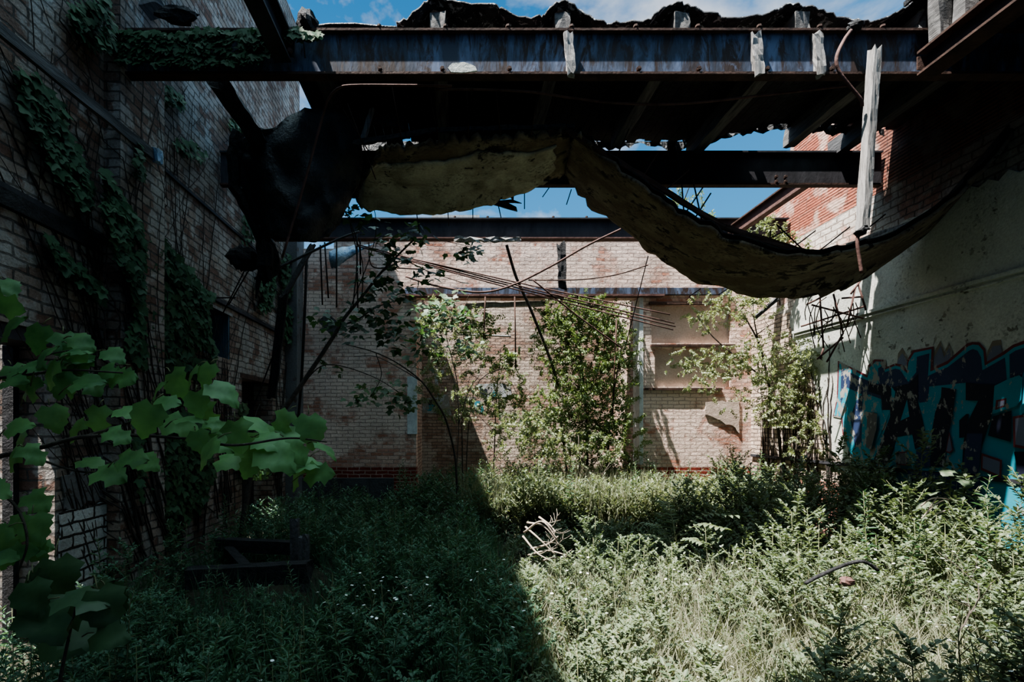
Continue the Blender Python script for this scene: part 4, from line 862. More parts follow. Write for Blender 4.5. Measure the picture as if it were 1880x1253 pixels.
def grass_mass(seed, N, x0, x1, y0, y1, hs, name, label, mt, cond=lambda x, y: True, lean=.35):
    q = random.Random(seed); P, D, Nn, S = [], [], [], []; c = 0
    while c < N:
        y = q.uniform(y0, y1); x = q.uniform(x0, x1)
        if blocked(x, y) or abs(x) > 1.12*y+.3 or not cond(x, y): continue
        c += 1
        for _ in range(14):
            P.append((x+q.uniform(-.05, .05), y+q.uniform(-.05, .05), 0)); D.append((q.gauss(0, lean), q.gauss(0, lean), 1)); Nn.append((q.uniform(-1, 1), q.uniform(-1, 1), .1)); S.append(q.uniform(*hs))
    v, f = TPL['blade']; TPL['blade'] = ([(x*(.55 if hs[1] > .5 else .8), yy, z) for x, yy, z in v], f)
    o = BIG().leaves('blade', P, D, Nn, S).build(name, [mt]); TPL['blade'] = (v, f); return tag(o, label, 'grass', kind='stuff')
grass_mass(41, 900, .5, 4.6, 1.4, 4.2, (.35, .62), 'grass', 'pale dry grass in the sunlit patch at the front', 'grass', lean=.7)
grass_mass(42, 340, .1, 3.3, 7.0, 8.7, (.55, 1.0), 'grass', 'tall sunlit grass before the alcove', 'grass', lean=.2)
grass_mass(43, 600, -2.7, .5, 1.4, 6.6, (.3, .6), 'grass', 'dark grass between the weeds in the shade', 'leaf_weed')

# branching shrubs
def branches(b, p, d, L, r, lvl, q, tips, spread=.75, up=.25, seg=4):
    p = np.array(p, float); d = unit(d); pts = [p]
    for k in range(seg):
        d = unit(d+np.array((q.gauss(0, .13), q.gauss(0, .13), q.gauss(0, .10)+up*.18))); pts.append(pts[-1]+d*L/seg)
    b.tube(pts, r, r*.5, 5 if r > .012 else 3)
    for k in range(1, seg+1): tips.append((pts[k], d, lvl))
    if lvl <= 0: return
    for k in range(q.choice((3, 3, 4))):
        i = q.randrange(1, seg+1); az = q.uniform(0, 6.28); s = np.array((math.cos(az), math.sin(az), q.uniform(-.1, .7)))
        branches(b, pts[i], d*(1-spread)+s*spread, L*q.uniform(.5, .72), r*.5, lvl-1, q, tips, spread, up, seg)
def leafcloud(cent, rad, n, size, q, clump=26, hang=-.1):
    """Leaves in small sprays through an ellipsoid."""
    P, D, Nn, S = [], [], [], []
    cent, rad = np.array(cent), np.array(rad)
    for _ in range(max(1, n//clump)):
        u = unit([q.gauss(0, 1) for _ in '123'])*(q.random()**.42); c = cent+u*rad; ax = unit([q.gauss(0, 1), q.gauss(0, 1), q.gauss(.3, .7)]); Ls = size*q.uniform(3, 6)
        for k in range(clump):
            t = k/clump; az = k*2.4; p = c+ax*(t-.5)*Ls; sd = unit(np.cross(ax, [math.cos(az), math.sin(az), .3]))
            P.append(p); D.append(unit(sd+ax*.5+np.array((0, 0, hang)))); Nn.append(np.array((q.gauss(0, .5), q.gauss(0, .5), 1))); S.append(size*q.uniform(.6, 1.15))
    return P, D, Nn, S
def bush(name, label, cat, base, blobs, size, leaf_mt, seed, stems=(), tpl='oval', stem_mt='bark', group=None):
    q = random.Random(seed); t = thing(name, label, cat, base, group); b = MB()
    for s in stems:
        pts = spline(s[0], 5) if len(s[0]) > 2 else [np.array(k, float) for k in s[0]]; b.tube(pts, s[1], s[1]*.4, 6)
        for k in range(2, len(pts), 2):
            tp = []; az = q.uniform(0, 6.28); branches(b, pts[k], (math.cos(az), math.sin(az), .5), s[2] if len(s) > 2 else .35, s[1]*.35, 1, q, tp)
    b.build('stem', stem_mt, t, sm=True); acc = [[], [], [], []]
    for c, r, n in blobs:
        for l, v in zip(acc, leafcloud(c, r, n, size, q)): l.extend(v)
    BIG().leaves(tpl, *acc).build('foliage', [leaf_mt], t); return t
def blob(px, py, d, rx, ry, n, rz=None):
    s = d/F; return (at(px, py, d), (rx*s, (rz or rx)*s*.7, ry*s), n)
def ground(px, d): p = at(px, 0, d); return (p[0], p[1], 0)
bush('alcove_bush', 'tall dense green bush filling the right half of the alcove', 'bush', ground(1080, 8.72),
     [blob(1090, 690, 8.72, 84, 135, 10660), blob(1055, 585, 8.85, 80, 50, 4680), blob(1110, 620, 8.85, 70, 70, 3380), blob(1120, 800, 8.5, 72, 75, 4160), blob(1020, 640, 8.85, 48, 70, 2210), blob(1020, 770, 8.6, 65, 70, 3380)], .052, 'leaf_bush', 51,
     [([ground(1080, 8.72), at(1075, 750, 8.72), at(1060, 600, 8.72)], .03), ([ground(1110, 8.65), at(1120, 780, 8.65), at(1140, 640, 8.65)], .022), ([ground(1050, 8.65), at(1030, 780, 8.65), at(1010, 640, 8.72)], .02)])
bush('pale_bush', 'pale yellow-green bush at the front edge of the alcove', 'bush', ground(985, 8.5),
     [blob(970, 800, 8.25, 85, 48, 2600), blob(1060, 825, 8.2, 85, 40, 2200), blob(920, 760, 8.8, 40, 40, 1050)], .05, 'leaf_pale', 52, [([ground(985, 8.5), at(980, 800, 8.5)], .015), ([ground(1040, 8.5), at(1050, 800, 8.4)], .015)])
bush('thin_sapling', 'thin pale leafy sapling at the left side of the alcove', 'sapling', ground(830, 8.72),
     [blob(805, 590, 8.72, 45, 45, 1350), blob(850, 640, 8.72, 55, 65, 1650), blob(795, 690, 8.72, 35, 60, 1050), blob(930, 690, 8.85, 40, 35, 750), blob(850, 740, 8.65, 60, 50, 1350), blob(860, 590, 8.85, 40, 30, 750)], .052, 'leaf_pale', 53,
     [([ground(850, 8.72), at(845, 740, 8.72), at(815, 600, 8.72)], .014), ([ground(852, 8.72), at(870, 720, 8.72), at(940, 670, 8.85)], .012)])
bush('green_shrub', 'dark leafy shrub behind the pale sapling in the middle of the alcove', 'shrub', ground(900, 9.1),
     [blob(920, 660, 9.0, 55, 22, 380), blob(950, 735, 9.0, 40, 14, 260), blob(900, 600, 9.0, 40, 30, 360)], .07, 'leaf_bush', 54, [([ground(905, 9.1), at(910, 760, 9.1), at(920, 640, 9.0)], .014)])
bush('corner_sapling', 'pale leafy sapling spreading before the right end of the back wall', 'sapling', ground(1440, 7.7),
     [blob(1310, 575, 7.9, 65, 40, 1300), blob(1375, 560, 7.6, 55, 38, 988), blob(1320, 680, 7.9, 95, 46, 2470), blob(1410, 660, 7.6, 75, 52, 2210), blob(1450, 720, 7.4, 68, 70, 2860), blob(1260, 655, 8.1, 40, 30, 420), blob(1400, 745, 7.6, 85, 38, 1430), blob(1490, 660, 7.2, 34, 45, 780), blob(1480, 800, 7.1, 50, 60, 700)], .043, 'leaf_pale', 55,
     [([ground(1440, 7.7), at(1430, 800, 7.7), at(1410, 700, 7.7), at(1393, 630, 7.7), at(1360, 570, 7.8)], .026), ([at(1410, 700, 7.7), at(1370, 670, 7.8), at(1310, 620, 7.9), at(1280, 580, 8.0)], .014), ([at(1393, 630, 7.7), at(1385, 590, 7.6), at(1382, 550, 7.6)], .012), ([ground(1450, 7.5), at(1465, 790, 7.4), at(1480, 690, 7.3)], .02)])
bush('wall_top_bush', 'small leafy bush growing behind the low point of the sagging strip', 'bush', at(1420, 470, 7.6),
     [blob(1395, 425, 7.55, 32, 22, 260), blob(1435, 445, 7.5, 30, 25, 260), blob(1480, 470, 7.3, 25, 20, 130)], .065, 'leaf_pale', 56, [([at(1432, 560, 7.6), at(1425, 490, 7.6), at(1405, 430, 7.6)], .014)])
bush('distant_tree', 'thin leafy tree top rising beyond the back wall against the sky', 'tree', (5.0, 11, 0),
     [blob(1255, 375, 11, 40, 30, 260), blob(1225, 355, 11, 20, 20, 60), blob(1300, 395, 11, 25, 20, 80)], .08, 'leaf_pale', 57, [([(5.0, 11, 0), (5.05, 11, 3), at(1255, 370, 11)], .04)])
def house_block():
    t = thing('distant_building', 'small pale flat-roofed block beyond the back wall against the sky', 'building', (.2, 30, 0))
    MB().box((-1.3, 30, 0), (1.2, 33, 14.2)).build('wall', 'plaster_pink', t); MB().box((-1.5, 29.8, 14.2), (1.4, 33.2, 14.42)).build('roof', 'wood', t)
house_block()
# dead twigs of the alcove
def deadshrub(name, label, base, ends, seed, r=.008, mt='twig_pale'):
    q = random.Random(seed); b = MB(); tp = []
    for e in ends:
        v = np.array(e)-np.array(base); branches(b, base, v, np.linalg.norm(v)*.62, r, 2, q, tp, .55, .1, 5)
    o = b.build(name, mt, sm=True); return tag(o, label, 'branch')
deadshrub('dead_shrub', 'leafless pale shrub beside the small alcove graffiti', at(955, 740, 9.0), [at(940, 660, 9.0), at(975, 665, 9.0), at(1000, 690, 8.9)], 61)
deadshrub('dead_shrub', 'leafless pale twigs rising through the sapling at the left of the alcove', at(840, 760, 9.0), [at(800, 560, 9.2), at(870, 640, 9.0), at(830, 640, 9.0)], 62, .007)
b = MB(); q = random.Random(63)
for a, c, e in (((962, 978), (995, 958), (1024, 992)), ((965, 968), (990, 990), (1020, 1020)), ((975, 1008), (1005, 1000), (1025, 985)), ((960, 985), (985, 1015), (1010, 1030)), ((970, 1020), (1005, 1012), (1040, 1020)), ((990, 950), (1010, 965), (1020, 978)), ((995, 1030), (1020, 1025), (1045, 1032)), ((968, 960), (1000, 968), (1030, 1005))):
    pts = spline([at(*a, 4.3), at(*c, 4.15), at(*e, 4.1)], 6); b.tube(pts, .010, .006, 5); tp = []
    branches(b, pts[7], pts[9]-pts[6]+np.array((0, 0, .05)), .14, .004, 1, q, tp)
o = b.build('dead_branch', 'twig_pale', sm=True); tag(o, 'pale dead branch lying on the weeds along the shadow edge', 'branch')
b = MB()
for k, (a, c, e) in enumerate((((1680, 965), (1720, 925), (1745, 918)), ((1690, 930), (1715, 915), (1760, 920)), ((1700, 945), (1712, 925), (1722, 912)), ((1690, 955), (1730, 940), (1748, 935)))):
    b.tube(spline([at(*a, 4.4), at(*c, 4.35), at(*e, 4.4)], 6), .007, .004, 4)
o = b.build('dead_branch', 'twig_pale', sm=True); tag(o, 'arching dead twigs in the weeds below the graffiti', 'branch')
b = MB(); tp = []
branches(b, at(1760, 1160, 2.6), np.array(at(1820, 1075, 2.8))-np.array(at(1760, 1160, 2.6)), .35, .006, 2, q, tp, .5, .1, 5)
o = b.build('dry_stalk', 'bark', sm=True); tag(o, 'dark dry branching stalk among the weeds at the lower right', 'branch')

# leaning tree and arched sapling before the left back wall
t = thing('leaning_tree', 'slender tree with a dark slanting trunk leaning across the left back wall', 'tree', ground(435, 5.7)); b = MB()
b.tube(spline([ground(435, 5.7), at(470, 825, 5.75), at(505, 775, 5.8), at(555, 705, 5.9), at(610, 622, 6.0), at(632, 585, 6.0), at(665, 545, 6.1), at(705, 495, 6.2), at(760, 440, 6.3)], 6), .038, .012, 7)
for pts, r in (([at(622, 600, 6.0), at(660, 585, 6.1), at(690, 565, 6.2), at(740, 548, 6.3)], .012), ([at(700, 500, 6.2), at(740, 480, 6.3), at(790, 500, 6.4), at(850, 520, 6.5)], .009), ([at(665, 545, 6.1), at(665, 480, 6.0), at(640, 400, 5.8), at(606, 345, 5.6)], .008), ([at(640, 400, 5.8), at(615, 365, 5.6), at(580, 350, 5.5)], .005), ([at(760, 440, 6.3), at(800, 440, 6.3), at(870, 455, 6.3)], .006), ([at(555, 705, 5.9), at(600, 670, 5.9), at(680, 690, 6.2), at(740, 725, 6.3)], .008), ([at(648, 565, 6.0), at(655, 470, 6.1), at(640, 380, 6.1), at(655, 250, 6.2)], .009), ([at(640, 575, 6.0), at(690, 430, 6.1), at(672, 330, 6.1)], .007)):
    b.tube(spline(pts, 6), r, r*.5, 5)
b.build('trunk', 'bark', t, sm=True); q = random.Random(71); acc = [[], [], [], []]
def sprays(L, d0, size, n_mul=1.0):
    for cx, cy, rx, ry, n in L:
        for _ in range(max(3, int(n*n_mul))):
            px, py = q.gauss(cx, rx*.45), q.gauss(cy, ry*.45); p = at(px, py, d0+q.uniform(-.25, .25))
            az = q.uniform(0, 6.28); acc[0].append(p); acc[1].append((math.cos(az), math.sin(az)*.6, q.uniform(-.9, .2))); acc[2].append((q.gauss(0, .4), q.gauss(-.5, .4), 1)); acc[3].append(size*q.uniform(.6, 1.2))
sprays([(600, 590, 40, 25, 25), (650, 605, 50, 25, 34), (690, 575, 40, 30, 34), (740, 545, 50, 30, 40), (720, 610, 45, 40, 50), (690, 520, 30, 20, 20), (760, 430, 30, 25, 34), (725, 470, 40, 40, 45), (700, 440, 25, 40, 25), (850, 470, 30, 16, 24), (868, 455, 20, 14, 14), (800, 500, 50, 18, 24), (660, 510, 18, 20, 12), (590, 665, 20, 12, 8), (620, 680, 10, 10, 5), (672, 545, 20, 14, 10), (640, 390, 22, 12, 14), (606, 345, 18, 6, 8), (585, 350, 12, 4, 6), (600, 318, 10, 6, 6), (640, 345, 10, 10, 6), (665, 410, 25, 16, 12)], 6.1, .105)
BIG().leaves('ivy', *acc).build('foliage', ['leaf_dark'], t)
t = thing('arched_sapling', 'thin dark sapling arching over to the left of the alcove', 'sapling', ground(842, 7.2)); b = MB(); acc = [[], [], [], []]
b.tube(spline([ground(842, 7.2), at(838, 870, 7.2), at(833, 825, 7.2), at(818, 770, 7.1), at(800, 738, 7.0), at(775, 702, 6.9), at(734, 670, 6.8), at(690, 648, 6.7), at(634, 632, 6.5)], 6), .020, .007, 6)
for pts in ([at(775, 702, 6.9), at(740, 680, 6.9), at(690, 655, 6.8), at(650, 655, 6.7)], [at(838, 870, 7.2), at(842, 780, 7.3), at(838, 720, 7.4), at(815, 640, 7.5)], [at(690, 648, 6.7), at(700, 690, 6.7), at(680, 730, 6.7)], [at(842, 780, 7.3), at(860, 720, 7.4), at(880, 690, 7.4)]): b.tube(spline(pts, 6), .008, .004, 5)
b.build('trunk', 'bark', t, sm=True)
sprays([(800, 560, 70, 30, 80), (780, 620, 50, 30, 60), (830, 580, 50, 25, 40), (700, 720, 40, 25, 46), (745, 735, 30, 30, 44), (660, 735, 25, 20, 22), (770, 660, 40, 20, 24), (850, 640, 30, 24, 26)], 7.1, .10)
BIG().leaves('ivy', *acc).build('foliage', ['leaf_dark'], t)
for px, d, top_, lab in ((1064, 7.9, (1062, 800), 'thin dark trunk standing before the pale bush'), (1092, 7.6, (1120, 850), 'small forked stem to the right of the thin dark trunk')):
    b = MB(); tp = []; g0 = ground(px, d); b.tube(spline([g0, at(px+2, 900, d), at(*top_, d)], 6), .018 if px < 1070 else .011, .007, 6); branches(b, at(px+2, 900, d), (.3, 0, 1), .5, .008, 1, random.Random(px), tp); o = b.build('sapling_trunk', 'bark', sm=True); tag(o, lab, 'sapling')
# saplings with paired leaves and the broad-leaved plant under the graffiti
def pinnate(name, label, base, h, n, seed, leafs=.09, mt='leaf_weed2'):
    q = random.Random(seed); t = thing(name, label, 'sapling', base); b = MB(); P, D, Nn, S = [], [], [], []; b0 = np.array(base)
    b.tube([b0, b0+np.array((.01, 0, h*.6))], .010, .007, 5)
    for k in range(n):
        az = q.uniform(0, 6.28); p0 = b0+np.array((0, 0, h*(.35+.3*k/n))); L = h*q.uniform(.45, .65); d = np.array((math.cos(az), math.sin(az), 0)); pts = spline([p0, p0+d*L*.45+np.array((0, 0, L*.42)), p0+d*L*.95+np.array((0, 0, L*.45))], 5); b.tube(pts, .004, .002, 4)
        for i in range(2, len(pts)):
            tg = unit(pts[i]-pts[i-1]); sd = np.cross(tg, (0, 0, 1))
            for s in (-1, 1): P.append(pts[i]); D.append(sd*s+tg*.4+np.array((0, 0, -.15))); Nn.append((0, 0, 1)); S.append(leafs*q.uniform(.8, 1.1))
    b.build('stem', 'stem', t); BIG().leaves('oval', P, D, Nn, S).build('foliage', [mt], t)
pinnate('sumac_sapling', 'fern-like sapling with paired leaves right of the dead branch', ground(1240, 4.9), .85, 8, 81, .085)
pinnate('sumac_sapling', 'fern-like sapling with paired leaves near the foot of the right wall corner', ground(1480, 6.0), 1.0, 8, 82, .085)
t = thing('broad_leaved_plant', 'broad-leaved plant standing tallest in front of the graffiti', 'plant', ground(1745, 4.75)); b = MB(); q = random.Random(83); acc = [[], [], [], []]
b.tube(spline([ground(1745, 4.75), at(1742, 940, 4.75), at(1748, 860, 4.75)], 5), .012, .006, 5); b.build('stem', 'stem', t)
for px, py in ((1750, 872), (1768, 880), (1735, 885), (1722, 905), (1780, 900), (1715, 925), (1760, 905), (1745, 862), (1790, 915), (1735, 915)):
    p = at(px, py, 4.7+q.uniform(-.1, .1)); az = q.uniform(0, 6.28); acc[0].append(p); acc[1].append((math.cos(az), math.sin(az), -.3)); acc[2].append((q.gauss(0, .3), -.4, 1)); acc[3].append(.14)
for _ in range(60):
    p = at(q.gauss(1748, 14), q.gauss(868, 12), 4.72); acc[0].append(p); acc[1].append(tuple(rdir(1, .6)[0])); acc[2].append((0, -.2, 1)); acc[3].append(.04)
BIG().leaves('mulberry2', *acc).build('foliage', ['leaf_weed2'], t)

# mulberry branches reaching in from the left, close to the camera
def mul(name, label, base, twigs, leaves, d0, tilt, seed, mt='leaf_mulberry'):
    q = random.Random(seed); t = thing(name, label, 'branch', base); b = MB()
    for pts, r in twigs: b.tube(spline([at(*p) for p in pts], 6), r, r*.45, 7)
    acc = {'mulberry': [[], [], [], []], 'mulberry2': [[], [], [], []]}; pt = MB()
    for L in leaves:
        px, py, s = L[:3]; d = d0+q.uniform(-.18, .18); p = np.array(at(px, py, d)); w = s/F*d*1.05; az = q.choice((q.uniform(-1.5, 1.2), q.uniform(-2.6, -.8), q.uniform(-.6, .6))) if len(L) < 4 else L[3]
        dr = np.array((math.cos(az), q.uniform(-.35, .15), math.sin(az)*.8-.25)); dr = unit(dr); k = q.choice(('mulberry', 'mulberry2'))
        p0 = p-dr*w*.5
        for l, v in zip(acc[k], (p0, dr, (q.gauss(0, .3), -tilt+q.gauss(0, .3), .85+q.gauss(0, .3)), w)): l.append(v)
        pt.tube([p0, p0-dr*w*.25+np.array((0, .01, -.01)), p0-dr*w*.5+np.array((0, .02, -.03))], .0022, .0022, 4)
    b.build('twig', 'bark', t, sm=True); B = BIG()
    for k, v in acc.items(): B.leaves(k, *v)
    B.mb(pt, 1); B.build('foliage', [mt, 'stem'], t, smo=True)
def rnd(n, x0, x1, y0, y1, s0, s1, seed):
    q = random.Random(seed); return [(q.uniform(x0, x1), q.uniform(y0, y1), q.uniform(s0, s1)) for _ in range(n)]
mul('mulberry_branch', 'leafy mulberry branch reaching in from the left edge at mid height', at(-40, 850, 1.9), [([(-60, 850, 1.95), (60, 826, 1.9), (150, 803, 1.9), (250, 800, 1.9), (345, 806, 1.85)], .011), ([(150, 803, 1.9), (250, 772, 1.95), (330, 728, 2.0), (395, 700, 2.0)], .005), ([(345, 806, 1.85), (430, 818, 1.8), (530, 805, 1.8), (600, 812, 1.8)], .006), ([(60, 840, 1.9), (160, 868, 1.9), (270, 850, 1.9)], .005)],
    [(325, 706, 60), (352, 690, 46), (378, 690, 48), (412, 722, 62), (268, 772, 66), (300, 740, 55), (382, 765, 52), (238, 757, 50), (330, 782, 58), (362, 742, 50), (290, 715, 40), (395, 780, 40), (350, 770, 50),
     (380, 832, 62), (436, 800, 60), (478, 786, 70), (528, 798, 66), (572, 792, 62), (508, 840, 76), (556, 852, 66), (600, 826, 46), (430, 848, 60), (548, 870, 62), (470, 826, 64), (402, 815, 52), (585, 870, 50), (455, 862, 40), (520, 775, 46), (365, 812, 45), (495, 812, 60), (540, 825, 60),
     (200, 872, 58), (240, 842, 52), (272, 850, 44), (170, 850, 46), (215, 800, 46), (100, 770, 50), (140, 790, 46), (180, 770, 48)], 1.9, .7, 101)
mul('mulberry_branch', 'leafy mulberry branch in front of the left doorway above the others', at(-40, 690, 2.1), [([(-60, 700, 2.2), (40, 690, 2.15), (120, 680, 2.1), (225, 685, 2.1)], .008), ([(40, 690, 2.15), (80, 655, 2.1), (150, 640, 2.1)], .005)],
    rnd(20, 25, 170, 620, 715, 40, 56, 3)+rnd(8, 120, 232, 640, 705, 38, 50, 4)+[(20, 600, 56), (8, 560, 56), (14, 528, 46)], 2.1, .7, 102)
mul('mulberry_branch', 'drooping mulberry branch with shaded leaves at the left edge', at(-40, 900, 1.8), [([(-60, 880, 1.9), (20, 920, 1.85), (50, 990, 1.8), (30, 1060, 1.8)], .007)],
    rnd(14, -15, 70, 780, 1040, 42, 60, 5), 1.85, 1.0, 103)
mul('mulberry_branch', 'low mulberry shoot with large dark leaves at the lower left corner', at(120, 1250, 1.6), [([(100, 1300, 1.6), (120, 1200, 1.6), (140, 1110, 1.6)], .007)],
    [(100, 1072, 92), (152, 1100, 86), (84, 1142, 90), (192, 1120, 80), (165, 1162, 84), (58, 1102, 70), (202, 1168, 64), (120, 1180, 76), (70, 1080, 60), (180, 1085, 60), (210, 1100, 55), (130, 1135, 70)], 1.6, 1.0, 104, 'leaf_dark')

# ivy on the left wall and on the beam
def inpoly(x, y, P):
    c = False; j = len(P)-1
    for i in range(len(P)):
        if (P[i][1] > y) != (P[j][1] > y) and x < (P[j][0]-P[i][0])*(y-P[i][1])/(P[j][1]-P[i][1])+P[i][0]: c = not c
        j = i
    return c
def ivy(label, polys, n, size, seed, plane='L', group=None, stems=6, mt='leaf_ivy', dens=.35):
    q = random.Random(seed); acc = [[], [], [], []]; b = MB(); first = None
    for poly in polys:
        xs_, ys_ = [p[0] for p in poly], [p[1] for p in poly]; c = 0; tr = 0
        while c < n//len(polys) and tr < n*50:
            tr += 1; px, py = q.uniform(min(xs_), max(xs_)), q.uniform(min(ys_), max(ys_)); j = 10*mnoise.noise((px*.02, py*.02, seed))
            if not inpoly(px+j, py+j, poly): continue
            if plane != 'L' or q.random() < 1: pass
            if mnoise.noise((px*.045, py*.03, seed+5)) < -dens: continue
            if plane == 'L': p = np.array(onL(px, py, XL+(.16 if 186 < px < 262 else .02)+q.uniform(.0, .10))); nrm = np.array((1, -.35+q.gauss(0, .3), .45+q.gauss(0, .25)))
            else: p = np.array(at(px, py, YF-.07-q.uniform(0, .07))); nrm = np.array((q.gauss(0, .3), -1, .45+q.gauss(0, .25)))
            ax = q.gauss(0, .6); dr = np.array((0, math.sin(ax), -math.cos(ax))) if plane == 'L' else np.array((math.sin(ax), 0, -math.cos(ax)))
            if first is None: first = p
            acc[0].append(p); acc[1].append(dr+nrm*.25); acc[2].append(nrm); acc[3].append(size*q.uniform(.6, 1.2)); c += 1
        for _ in range(stems):
            px, py = q.choice(xs_), max(ys_)-q.uniform(0, .3)*(max(ys_)-min(ys_)); pts = []
            while py > min(ys_) and len(pts) < 40:
                pts.append(onL(px, py, XL+(.145 if 189 < px < 259 else .012)) if plane == 'L' else at(px, py, YF-.06)); py -= 14; px += q.gauss(-2, 6)
                if plane != 'L': px = min(max(px, min(xs_)), max(xs_))
            if len(pts) > 2: b.tube(pts, .007, .003, 4)
    t = thing('ivy', label, 'ivy', first, group); b.build('stem', 'vine', t); BIG().leaves('ivy', *acc).build('foliage', [mt], t)
ivy('thick green ivy hanging down the left wall beside the small window', [[(192, 305), (240, 385), (300, 440), (335, 480), (392, 545), (386, 615), (402, 650), (372, 690), (330, 690), (272, 685), (236, 640), (250, 560), (222, 480), (196, 420)]], 2600, .085, 111)
ivy('ivy streak trailing down the upper left wall below the batten', [[(35, 130), (85, 150), (112, 185), (122, 230), (150, 290), (165, 335), (175, 375), (150, 385), (110, 335), (72, 268), (40, 205)]], 620, .075, 112)
ivy('ivy tuft at the top of the left wall above the beam end', [[(128, 12), (200, -10), (212, 60), (200, 95), (172, 90), (140, 70)]], 300, .07, 113)
ivy('ivy strip climbing the far end of the left wall by the corner', [[(522, 468), (556, 460), (553, 632), (518, 622)]], 900, .09, 114)
ivy('ivy patch on the left wall between the small window and the black board', [[(468, 500), (506, 495), (500, 560), (474, 575)]], 260, .08, 115)
ivy('bright green fern-like tuft beside the charred joist', [[(416, 222), (432, 215), (450, 238), (440, 250), (420, 245)]], 110, .07, 116, mt='leaf_dark')
ivy('dark ivy growing around the foot of the left wall', [[(245, 770), (320, 740), (392, 790), (395, 860), (370, 930), (300, 990), (262, 930)]], 1100, .08, 117)
ivy('thin ivy streak crossing the middle of the left wall', [[(88, 430), (125, 470), (160, 500), (195, 535), (185, 555), (140, 515), (105, 480)]], 220, .07, 118)
ivy('sparse ivy scattered over the wall above the long ledge', [[(280, 150), (330, 165), (340, 200), (300, 190)], [(300, 240), (345, 250), (385, 285), (370, 300), (320, 270)], [(440, 400), (462, 390), (468, 440), (446, 450)], [(255, 260), (270, 270), (265, 330), (245, 320)]], 300, .065, 119, stems=2)
ivy('bright ivy leaves framing the low doorway in the left wall', [[(440, 740), (452, 735), (455, 870), (440, 880)], [(450, 830), (500, 815), (520, 860), (455, 880)]], 500, .08, 120, mt='leaf_dark')
ivy('ivy covering the left end of the front beam', [[(203, 58), (330, 56), (455, 52), (596, 53), (560, 66), (500, 88), (472, 112), (400, 116), (300, 122), (215, 112)]], 1500, .065, 121, plane='F')
# bare creeper stems
def creeper(label, n, y0, y1, seed, drift):
    q = random.Random(seed); b = MB()
    for _ in range(n):
        y, z = q.uniform(y0, y1), q.uniform(.2, .9); pts = []; lim = q.uniform(2.5, 5.6); vy = q.gauss(drift, .12)
        while z < lim and len(pts) < 60:
            onp = 4.08 < y < 4.74; hole = (DOOR1[0] < y < DOOR1[1] and z < DOOR1[3]) or (DOOR2[0] < y < DOOR2[1] and z < DOOR2[3]) or (WIN[0] < y < WIN[1] and WIN[2] < z < WIN[3])
            if hole: break
            pts.append((XL+(.15 if onp else .012)+q.uniform(0, .012), y, z)); z += .12; vy += q.gauss(0, .06); vy *= .97; y += .12*vy; y = max(1.2, y)
            if len(pts) > 6 and q.random() < .07:            # side shoot
                sy, sz, sv = y, z, vy+q.choice((-.8, .8)); sp_ = []
                for _ in range(q.randrange(5, 16)):
                    if 4.0 < sy < 4.8: break
                    sp_.append((XL+.012, sy, sz)); sz += .09; sv *= .9; sy += .10*sv
                if len(sp_) > 2: b.tube(sp_, .004, .002, 3)
        if len(pts) > 3: b.tube(pts, q.uniform(.006, .013), .003, 4)
    o = b.build('bare_creeper', 'vine'); tag(o, label, 'creeper', kind='stuff')
creeper('web of bare dark creeper stems on the near left wall', 46, 3.7, 5.4, 131, -.45)
creeper('fine bare creeper stems on the far left wall', 60, 5.2, 8.3, 132, -.10)
b = MB(); q = random.Random(133)
for _ in range(34):                                        # stems and strings on the right corner wall
    y = q.uniform(6.9, 8.5); z = q.uniform(.3, 1.0); pts = []
    for k in range(q.randrange(10, 20)): pts.append((XR-.04, y, z)); z += .12; y += q.gauss(0, .02)
    b.tube(pts, q.uniform(.006, .016), .004, 4)
o = b.build('bare_creeper', 'vine'); tag(o, 'bare dark creeper stems climbing the cream brick of the right corner', 'creeper', kind='stuff')

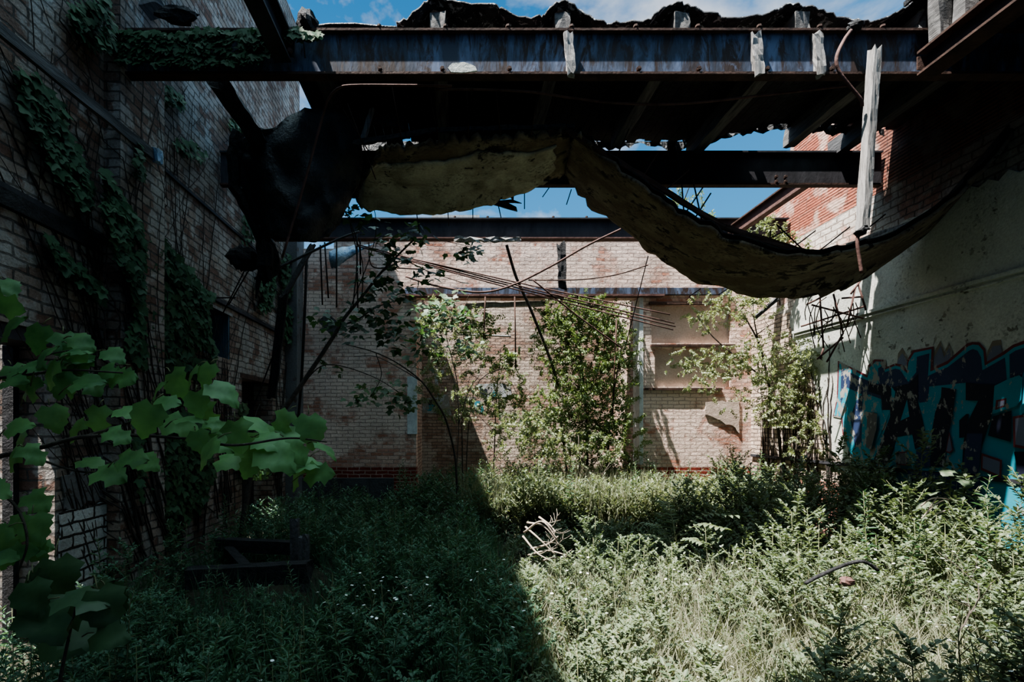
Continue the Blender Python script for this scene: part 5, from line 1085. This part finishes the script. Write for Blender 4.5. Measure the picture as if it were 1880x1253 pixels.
# things lying in the weeds
def deadbeam(label, p, q_, h, w):
    t = thing('fallen_beam', label, 'beam', p); MB().splint(p, q_, w, h, (0, 0, 1), 10, .02, .003).build('timber', 'char', t)
    return t
p0 = np.array((-2.28, 4.0, .36)); deadbeam('black squared beam lying across the weeds by the white tiled wall, the nearer of two', at(345, 1062, 4.0), at(568, 1050, 4.0), .16, .14)
deadbeam('black squared beam lying behind the nearer one in the shade at the left', at(400, 1000, 5.2), at(540, 1006, 5.1), .13, .12)
deadbeam('charred beam running back between the two black beams on the shaded floor', at(460, 1056, 4.05), at(420, 1012, 5.1), .09, .09)
b = MB().splint((at(545, 0, 4.9)[0], 4.9, 0), at(540, 955, 4.9), .08, .07, (0, 1, 0), 6, .03); o = b.build('broken_post', 'wood_dark'); tag(o, 'broken upright post at the right end of the black beams', 'post')
b = MB().splint((at(561, 0, 4.7)[0], 4.7, 0), at(558, 985, 4.7), .09, .05, (0, 1, 0), 6, .03); o = b.build('broken_post', 'wood_dark'); tag(o, 'shorter broken post beside the upright post', 'post')
rod('bent_pipe', 'bent black pipe lying over the sunlit weeds at the right', 'pipe', [(1478, 1072, 3.05), (1500, 1060, 3.05), (1540, 1042, 3.05), (1572, 1032, 3.0), (1592, 1034, 3.0), (1612, 1048, 3.0)], .011, 'char')
lump(1555, 1068, 2.95, 13, 8, 'rusty_brick', 'broken rusty brick lying in the weeds under the bent pipe', 'brick', 'rust', 14)
# outside: sunlit ground plants beyond the two doorways and a brick stub
for nm, lab, bx, by, r, n, sd in (('roadside_bush', 'sunlit green bush outside the near doorway of the left wall', -4.2, 3.2, (.45, .6, .45), 900, 141), ('roadside_bush', 'sunlit green bush outside the low doorway of the left wall', -4.3, 8.6, (.5, .9, .9), 1200, 142)):
    bush(nm, lab, 'bush', (bx, by, 0), [((bx, by, r[2]+.1), r, n)], .07, 'leaf_bush', sd, [([(bx, by, 0), (bx, by, .5)], .015)])
wall_holes(0, -5.6, -.3, -2, 5.2, 0, 2.6, []).build('wall_outer', 'brick_right', kind='structure')
b = MB(); b.box((-4.6, 9.6, 0), (-4.1, 10.4, 2.2)); o = b.build('wall_stub', 'brick_peeled', kind='structure')
